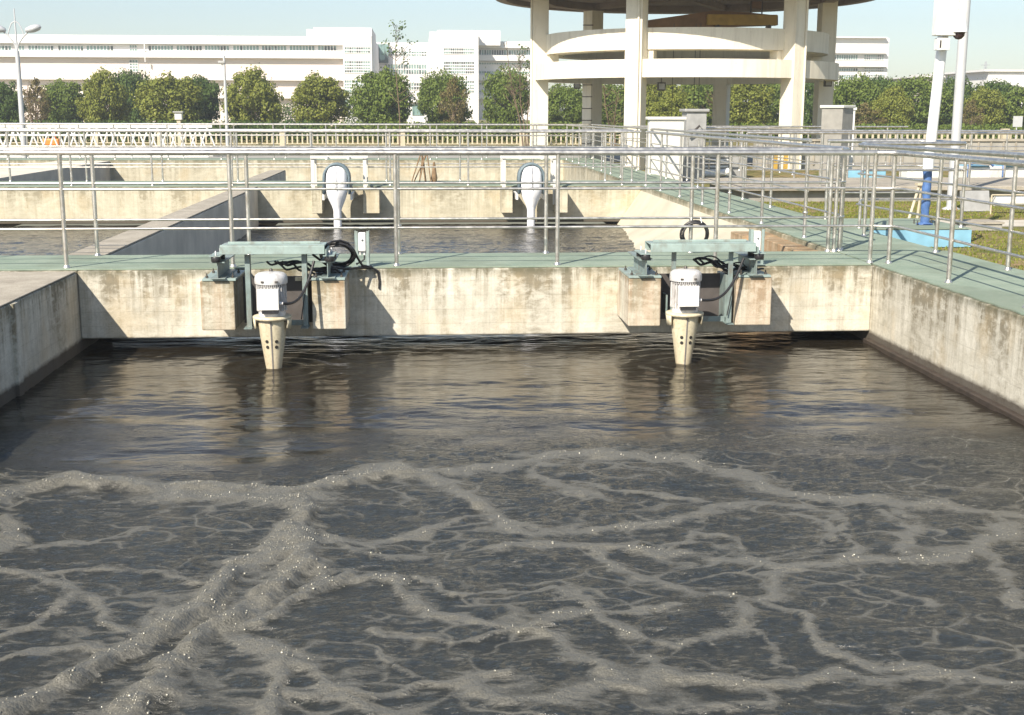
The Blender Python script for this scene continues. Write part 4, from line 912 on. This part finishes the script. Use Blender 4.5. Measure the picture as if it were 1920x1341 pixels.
# ------------------------------------------------------------ buildings
def px_box(px0, py0, px1, py1, Y, depth, name, mat, parent, Y2=None):
    a, b = at(px0, (py0+py1)/2, Y), at(px1, (py0+py1)/2, Y); z1, z0 = at((px0+px1)/2, py0, Y).z, at((px0+px1)/2, py1, Y).z
    return MB().box((a.x, Y, z0), (b.x, Y+depth, z1)).build(name, mat, parent)
def strip_window(px0, px1, py0, py1, Y, n, parent, rows=1, seed=0):
    rr = random.Random(seed); a, b = at(px0, (py0+py1)/2, Y), at(px1, (py0+py1)/2, Y); z1, z0 = at((px0+px1)/2, py0, Y).z, at((px0+px1)/2, py1, Y).z
    f = MB(); w = (b.x-a.x)/n; fw = min(.08, w*.11)
    f.box((a.x-.05, Y-.07, z0-.10), (b.x+.05, Y-.01, z0)); f.box((a.x-.05, Y-.07, z1), (b.x+.05, Y-.01, z1+.10))
    for i in range(n+1): f.box((a.x+i*w-fw, Y-.06, z0), (a.x+i*w+fw, Y-.01, z1))
    for k in range(1, rows): z = lerp(z0, z1, k/rows); f.box((a.x, Y-.055, z-.07), (b.x, Y-.012, z+.07))
    fr = f.build('window', 'bwhite', parent)
    MB().box((a.x+fw, Y-.03, z0), (b.x-fw, Y-.012, z1)).build('pane', 'glass', fr)
    return fr
Yb = 160
def zz(py, Y, px=300): return at(px, py, Y).z
b1 = thing('office_building', 'long low white factory building with ribbon windows across the left background', 'building', (-30, Yb, GZ))
xl_, xr_ = at(-120, 100, Yb).x, at(645, 100, Yb).x
MB().box((xl_, Yb, GZ), (xr_, Yb+25, zz(68, Yb))).build('wall', 'bpink', b1)
for (y0, y1) in ((66.5, 82.5), (96, 108), (147, 150), (181, 184)):
    MB().box((xl_, Yb-.75, zz(y1, Yb-.7)), (xr_, Yb-.002, zz(y0, Yb-.7))).build('parapet' if y0 < 70 else 'ledge', 'bwhite', b1)
MB().box((xl_, Yb-.06, zz(95.5, Yb)), (xr_, Yb-.003, zz(83, Yb))).build('window_band_wall', 'bwhite', b1)
for i, (p0, p1, n) in enumerate(((-50, 22, 11), (30, 46, 3), (53, 101, 8), (109, 157, 8), (162, 213, 8), (278, 325, 8), (331, 379, 8), (384, 430, 8), (437, 486, 8), (491, 537, 8), (543, 590, 8), (596, 631, 6))):
    strip_window(p0, p1, 86, 95, Yb-.06, n, b1, 1, i)
strip_window(243, 257, 85, 96, Yb-.06, 3, b1, 2, 50); strip_window(243, 259, 113, 134, Yb-.01, 3, b1, 4, 51)
for py in (83, 109): MB().box((at(273, 90, Yb).x, Yb-.95, zz(117 if py > 100 else 96, Yb)), (at(274.5, 90, Yb).x, Yb-.76, zz(py, Yb))).build('downpipe', 'bwhite', b1)
b1t = thing('stair_block', 'white taller block with gridded windows at the right end of the long factory building', 'building', (at(672, 100, 159).x, 159, GZ))
px_box(575, 55, 600, 69, 163, 12, 'roof_step', 'bwhite', b1t); px_box(588, 52, 697, 69, 161, 14, 'penthouse', 'bwhite', b1t)
a, b = at(643, 100, 158.6), at(697, 100, 158.6); MB().box((a.x, 158.6, GZ), (b.x, 185, zz(66, 158.6, 670))).build('wall', 'bwhite', b1t)
for k, (y0, y1, rws) in enumerate(((89, 99, 2), (115, 136, 4), (151, 173, 4), (188, 194, 1))): strip_window(646, 694, y0, y1, 158.6, 11, b1t, rws, 60+k)
b2 = thing('link_building', 'low white link building set back between the two factory blocks, seen behind the sapling', 'building', (0, 185, GZ))
px_box(690, 80, 815, 215, 185, 15, 'wall', 'bwhite', b2)
for k, (y0, y1) in enumerate(((97, 105), (121, 139), (156, 168))): strip_window(722, 800, y0, y1, 184.99, 16, b2, 2, 70+k)
px_box(700, 83, 728, 118, 184, .8, 'slanted_shade', 'glass', b2)
b3 = thing('factory_block', 'white factory block with gridded bay left of the tower columns', 'building', (8, 172, GZ))
px_box(806, 60, 895, 225, 172, 20, 'wall', 'bwhite', b3); px_box(820, 57, 938, 85, 174, 16, 'penthouse', 'bwhite', b3); px_box(897, 78, 1010, 225, 176, 20, 'wing_wall', 'bwhite', b3)
for k, (y0, y1, rws) in enumerate(((91, 101, 2), (116, 138, 4), (152, 174, 4))): strip_window(832, 889, y0, y1, 171.99, 14, b3, rws, 80+k)
for k, (y0, y1) in enumerate(((94, 103), (118, 121), (134, 138), (156, 159), (170, 173))): strip_window(898, 1000, y0, y1, 175.99, 22, b3, 1, 90+k)
for k, (y0, y1) in enumerate(((79, 90), (104, 114), (141, 151), (177, 186))):
    a, b = at(896, y0, 175), at(1010, y0, 175); MB().box((a.x, 175.0, zz(y1, 175, 950)), (b.x, 175.99, zz(y0, 175, 950))).build('ledge', 'bwhite', b3)
MB().box((at(889, 90, 171).x, 170.9, GZ), (at(897, 90, 171).x, 172.6, zz(58, 171, 893))).build('corner_pier', 'bwhite', b3)
b4 = thing('distant_block', 'white office block end seen just right of the round tower', 'building', (60, 190, GZ))
px_box(1500, 71, 1663, 225, 190, 20, 'wall', 'bwhite', b4); px_box(1500, 69, 1664, 71, 189.2, 21, 'parapet', 'bwhite', b4)
for k, (y0, y1) in enumerate(((103, 112), (128, 133), (141, 148))): strip_window(1520, 1608, y0, y1, 189.98, 20, b4, 1, 100+k); strip_window(1620, 1657, y0, y1, 189.98, 9, b4, 2, 110+k)
for k, (y0, y1) in enumerate(((92, 100), (117, 125))): px_box(1500, y0+6, 1664, y1, 189.2, .78, 'ledge', 'bwhite', b4)
b5 = thing('distant_shed', 'pale low shed roof above the trees at the right edge', 'building', (85, 200, GZ))
px_box(1850, 134, 2010, 230, 200, 30, 'wall', 'bwhite', b5); px_box(1846, 131, 2014, 134.5, 199.5, 31, 'roof_edge', 'bwhite', b5)
b6 = thing('distant_shed', 'pinkish white shed strip glimpsed between trees right of the tower', 'building', (70, 190, GZ)); px_box(1735, 144, 1770, 230, 195, 20, 'wall', 'bpink', b6); px_box(1733, 142, 1772, 144.5, 194.6, 21, 'roof_edge', 'bwhite', b6)
q = at(1843, 190, 420); py_ = thing('pylon', 'faint lattice power pylon far off above the trees', 'pylon', (q.x, 420, GZ)); zt = at(1843, 115, 420).z
m = MB()
for sx in (-1, 1):
    for s2 in (-1, 1): m.tube([(q.x+sx*1.6, 420+s2*1.6, GZ), (q.x+sx*.15, 420+s2*.15, zt)], .09, 4)
for k in range(8):
    z = lerp(2, zt-1, k/8); w = lerp(1.5, .2, z/zt); m.tube([(q.x-w, 420, z), (q.x+w, 420, z+1.8)], .07, 4); m.tube([(q.x+w, 420, z), (q.x-w, 420, z+1.8)], .07, 4)
for z, w in ((zt-1.2, 1.6), (zt-3.2, 2.2), (zt-5.2, 1.8)): m.tube([(q.x-w, 420, z), (q.x+w, 420, z)], .10, 4)
m.build('lattice', 'greyp', py_)

# ------------------------------------------------------------ trees
def crown_mesh(name, seed, W, H, nclump, nleaf, leaf, mat, flat=.75, low=.12, gap=.0):
    r = np.random.default_rng(seed); V = []; 
    cl = []
    for i in range(nclump):
        a = r.uniform(0, 2*PI); u = r.uniform(-1, 1); s = math.sqrt(1-u*u); rad = .88*r.uniform(.35, 1.0)**.45
        cx, cy2, cz = rad*s*math.cos(a), rad*s*math.sin(a), u*rad
        wob_ = 1+.09*math.sin(3*a+seed)+.06*math.sin(5*a+2.1*seed)
        cl.append((cx*W/2*wob_, cy2*W/2*wob_, H*(low+(1-low)*(.5+.5*cz*(1+.12*math.sin(4*a+seed)))), r.uniform(.09, .17)*W))
    per = nleaf//nclump; 
    C = np.repeat(np.array([c[:3] for c in cl]), per, 0); S = np.repeat(np.array([c[3] for c in cl]), per)
    d = r.normal(size=(len(C), 3)); d /= np.linalg.norm(d, axis=1)[:, None]; rr_ = r.uniform(.35, 1., len(C))**.6
    P = C + d*(S*rr_*(1+.5*(r.random(len(C)) < .06)))[:, None]*np.array([1, 1, flat]); P[:, 2] = np.clip(P[:, 2], .05, None)
    n = d + r.normal(size=d.shape)*.55 + np.array([0, 0, .25]); n /= np.linalg.norm(n, axis=1)[:, None]
    t1 = np.cross(n, r.normal(size=n.shape)); t1 /= np.linalg.norm(t1, axis=1)[:, None]; t2 = np.cross(n, t1)
    s = leaf*r.uniform(.6, 1.35, len(P))[:, None]
    q = np.stack([P-t1*s*.5, P+t2*s*.33+n*s*.1, P+t1*s*.5, P-t2*s*.33+n*s*.1], 1).reshape(-1, 3)
    me = bpy.data.meshes.new(name); k = len(P); me.vertices.add(4*k); me.vertices.foreach_set('co', q.astype(np.float32).reshape(-1))
    me.loops.add(4*k); me.loops.foreach_set('vertex_index', np.arange(4*k, dtype=np.int32)); me.polygons.add(k)
    me.polygons.foreach_set('loop_start', np.arange(0, 4*k, 4, dtype=np.int32)); me.polygons.foreach_set('loop_total', np.full(k, 4, np.int32)); me.update(); me.validate()
    me.materials.append(M[mat]); return me
def trunk_mesh(name, seed, H, W, bare=False):
    r = random.Random(seed); m = MB(); h0 = H*.35
    m.tube([(0, 0, 0), (.04, 0, h0*.5), (0, .03, h0), (.02, 0, H*.62)], [H*.030, H*.024, H*.02, H*.009], 7)
    for k in range(7):
        a = k*.9+r.random(); L = W*r.uniform(.25, .42); z = h0*r.uniform(.5, 1.2)
        m.tube([(0, 0, z), (L*.5*math.cos(a), L*.5*math.sin(a), z+H*.16), (L*math.cos(a), L*math.sin(a), z+H*r.uniform(.25, .4))], [H*.014, H*.009, H*.004], 5)
    me_o = m.build(name, 'bark'); me = me_o.data; bpy.data.objects.remove(me_o); return me
PROTO = {}
for kind, mat, sd, W, H in (('green', 'leaf_green', 3, 4.6, 4.6), ('green2', 'leaf_green', 9, 5.0, 4.4), ('olive', 'leaf_olive', 5, 4.8, 4.4), ('olive2', 'leaf_olive', 14, 4.4, 4.6), ('dark', 'leaf_dark', 8, 4.4, 4.5), ('dark2', 'leaf_dark', 21, 5.2, 4.6), ('brown', 'leaf_brown', 6, 3.6, 4.2)):
    PROTO[kind] = (crown_mesh('crown', sd, W, H, 120 if kind != 'brown' else 30, 14500 if kind != 'brown' else 2200, .20, mat, low=.05), trunk_mesh('trunk', sd, H, W), W, H)
def tree(kind, px, wpx, top, Y, label, group=None, seed=0):
    me, tm, W, H = PROTO[kind]; c = at(px, 220, Y); w = abs(at(px+wpx/2, 200, Y).x-at(px-wpx/2, 200, Y).x); h = at(px, top, Y).z-GZ
    r = thing('round_tree', label, 'tree', (c.x, Y, GZ), group); sc = (w/W*1.12, w/W*1.12, h/H*1.02)
    for nm, mm in (('trunk', tm), ('crown', me)):
        o = bpy.data.objects.new(nm, mm); COL.objects.link(o); o.parent = r; o.scale = sc; o.rotation_euler.z = seed*1.31
    return r
T = [('dark', 8, 66, 148, 84, 'dark green tree cut by the left edge behind the twin lamp'),
 ('brown', 68, 60, 152, 88, 'thin brownish tree just right of the twin armed lamp'), ('green', 122, 84, 145, 92, 'mid green tree second from the brownish one at left'),
 ('olive', 196, 84, 136, 86, 'olive tree just left of the tallest dark top at left'), ('dark2', 246, 80, 126, 95, 'tall dark tree rising behind the olive trees at left'),
 ('olive2', 318, 112, 138, 86, 'broad olive tree by the cream lantern post'), ('dark', 376, 70, 138, 90, 'dark tree left of the slim single lamp'),
 ('olive', 474, 100, 132, 86, 'round olive tree right of the slim single lamp'), ('olive2', 598, 96, 137, 86, 'round olive tree standing alone beneath the stair block'),
 ('green', 718, 104, 124, 84, 'round green tree behind the bare sapling'), ('green2', 832, 96, 134, 88, 'round green tree below the gridded bay'),
 ('brown', 850, 56, 150, 82, 'brownish bush in front of the tree below the gridded bay'), ('green2', 950, 84, 128, 86, 'green tree touching the leftmost tower column')]
for i, (k, px, w, top, Y, lab) in enumerate(T): tree(k, px, w, top, Y, lab, 'trees along the lawn', i)
# bushes and trees seen through and beyond the tower
T2 = [('green2', 1062, 90, 158, 88, 'low green tree seen through the left bay of the tower'), ('green', 1150, 100, 150, 92, 'leafy tree seen behind the ladder column'), ('olive', 1235, 96, 142, 90, 'bright tree seen left of centre in the tower middle bay'),
 ('green', 1310, 104, 138, 94, 'tall tree seen in the middle bay behind the dark cabinet'), ('olive2', 1396, 96, 142, 90, 'olive tree seen right of the rear tower column'), ('green2', 1465, 90, 146, 96, 'tree mostly hidden by the sunlit right tower column'),
 ('dark2', 1525, 80, 140, 90, 'dark tree between the two right tower columns'), ('green2', 1596, 92, 142, 88, 'green tree immediately right of the tower'),
 ('dark2', 1648, 80, 138, 94, 'dark tree behind the first green tree right of the tower'), ('green', 1712, 110, 136, 88, 'wide green tree left of the white camera pole'), ('olive', 1672, 70, 166, 82, 'small olive bush before the trees right of the tower'),
 ('dark', 1782, 76, 138, 92, 'dark tree directly behind the two poles'), ('olive2', 1842, 70, 162, 86, 'small olive tree right of the grey pole'), ('dark2', 1868, 96, 146, 90, 'dark tree near the right edge below the pale shed'), ('green', 1925, 100, 154, 88, 'green tree cut by the right edge'),
 ('brown', 1822, 46, 190, 78, 'dry brown bush right of the grey pole'), ('brown', 1625, 60, 196, 78, 'dry brown bush right of the grey cabinet'), ('olive', 1262, 80, 178, 80, 'low bright bush in front of the trees, left in the tower middle bay'), ('dark', 1345, 80, 172, 100, 'dark tree behind the rear tower column')]
for i, (k, px, w, top, Y, lab) in enumerate(T2): tree(k, px, w, top, Y, lab, 'trees beyond the tower', i+20)
# hedge along the lawn edge
def hedge(label, pxa, pxb, Y, h, mat, seed, n):
    a, b = at(pxa, 220, Y).x, at(pxb, 220, Y).x; r = np.random.default_rng(seed); mb = MB()
    me = crown_mesh('hedge', seed, 1, 1, 6, 6, .1, mat); bpy.data.meshes.remove(me)
    P = np.stack([r.uniform(a, b, n), Y+r.normal(0, .5, n), GZ+h*r.uniform(.05, 1, n)**.8*(1+.25*np.sin(r.uniform(a, b, n)*.9))], 1)
    nn = r.normal(size=(n, 3)); nn /= np.linalg.norm(nn, axis=1)[:, None]; t1 = np.cross(nn, r.normal(size=(n, 3))); t1 /= np.linalg.norm(t1, axis=1)[:, None]; t2 = np.cross(nn, t1); s = .17*r.uniform(.6, 1.3, n)[:, None]
    q = np.stack([P-t1*s*.5, P+t2*s*.35, P+t1*s*.5, P-t2*s*.35], 1).reshape(-1, 3)
    m = MB(); m.add([tuple(v) for v in q], [tuple(range(4*i, 4*i+4)) for i in range(n)]); return tag(m.build('hedge', mat), label, 'hedge')
hedge('low dark clipped hedge along the left lawn below the trees', -80, 600, 74, 1.0, 'leaf_dark', 4, 15000)
hedge('low green hedge continuing below the trees to the tower', 600, 1200, 74, .95, 'leaf_green', 5, 14000)
hedge('low hedge behind the right hand picket fence', 1200, 2000, 76, .9, 'leaf_green', 6, 15000)
hedge('tall blue green bushes beneath the stair block', 640, 700, 120, 3.0, 'leaf_dark', 7, 3500)
hedge('blue green bushes at the foot of the long building', 510, 580, 120, 2.0, 'leaf_dark', 8, 2500)

# bare saplings
def sapling(label, px, top, Y, base_px, seed, spread, leafs, stems=1, mat='leaf_dark', lw=.2):
    r = random.Random(seed); b = at(base_px, 230, Y); tz = at(px, top, Y).z; tx = at(px, top, Y).x; root = thing('sapling', label, 'tree', (b.x, Y, GZ)); m = MB(); tips = []
    H = tz-GZ
    for s_2 in range(stems):
        ox = (s_2-(stems-1)/2)*.25; top_ = Vector((tx+ox*2.5, Y, tz-H*.12*s_2)); base = Vector((b.x+ox*.4, Y, GZ)); pts = []
        for i in range(9):
            u = i/8; pts.append(base.lerp(top_, u)+Vector((.06*math.sin(u*7+s_2), .05*math.sin(u*5), 0)))
        m.tube(pts, [lerp(.045, .010, i/8) for i in range(9)], 6)
        for k in range(16):
            u = r.uniform(.35, .98); p = base.lerp(top_, u); a = r.uniform(0, 2*PI); L = spread*(1.15-u)*r.uniform(.5, 1.2)+.15
            e = p+Vector((L*math.cos(a), L*math.sin(a)*.8, L*r.uniform(.5, 1.1))); mdp = p.lerp(e, .5)+Vector((0, 0, -.04)); m.tube([p, mdp, e], [.016, .011, .005], 4); tips += [e, p.lerp(e, .75)]
            for j in range(2):
                e2 = mdp+Vector((r.uniform(-.3, .3), r.uniform(-.2, .2), r.uniform(.1, .4))); m.tube([mdp, e2], [.008, .003], 4); tips.append(e2)
    m.build('trunk', 'bark', root); vs = []; fs = []
    for p in tips:
        if r.random() > leafs: continue
        for k in range(r.randint(3, 12)):
            c = p+Vector((r.gauss(0, .10), r.gauss(0, .10), r.gauss(0, .10))); n_ = Vector((r.gauss(0, 1), r.gauss(0, 1), r.gauss(0, 1))).normalized(); t1 = n_.orthogonal().normalized()*lw*.5*r.uniform(.5, 1.2); t2 = n_.cross(t1)*.6
            k0 = len(vs); vs += [c-t1, c+t2, c+t1, c-t2]; fs.append((k0, k0+1, k0+2, k0+3))
    MB().add(vs, fs).build('crown', mat, root); return root
sapling('tall thin sapling with sparse dark leaf tufts rising against the sky left of centre', 742, 48, 62, 748, 2, 1.6, .55, 1, 'leaf_dark', .15)
sapling('bare multi stemmed sapling just left of the first tower column', 972, 78, 62, 985, 4, 1.3, .18, 3, 'leaf_dark', .14)
sapling('pale thin bare sapling inside the left tower bay', 1145, 150, 56, 1150, 6, .5, .04, 2, 'leaf_dark', .1)
sapling('pale bare sapling left of the rear tower column', 1338, 160, 56, 1345, 8, .8, .08, 1, 'leaf_olive', .1)
sapling('small bare sapling at left beside the brownish tree', 62, 160, 70, 64, 9, .8, .1, 2, 'leaf_brown', .1)

# ------------------------------------------------------------ air
hz = MB().box((-260, -70, -3.2), (330, 520, 40)).build('haze', 'hole'); hz.data.materials.clear(); tag(hz, kind='stuff')
hm = bpy.data.materials.new('thin_haze'); hm.use_nodes = True; hm.node_tree.nodes.clear()
ho = hm.node_tree.nodes.new('ShaderNodeOutputMaterial'); hv = hm.node_tree.nodes.new('ShaderNodeVolumePrincipled')
hv.inputs['Color'].default_value = (.86, .92, .96, 1); hv.inputs['Density'].default_value = .0011; hv.inputs['Anisotropy'].default_value = .2
hm.node_tree.links.new(hv.outputs[0], ho.inputs['Volume']); hz.data.materials.append(hm)
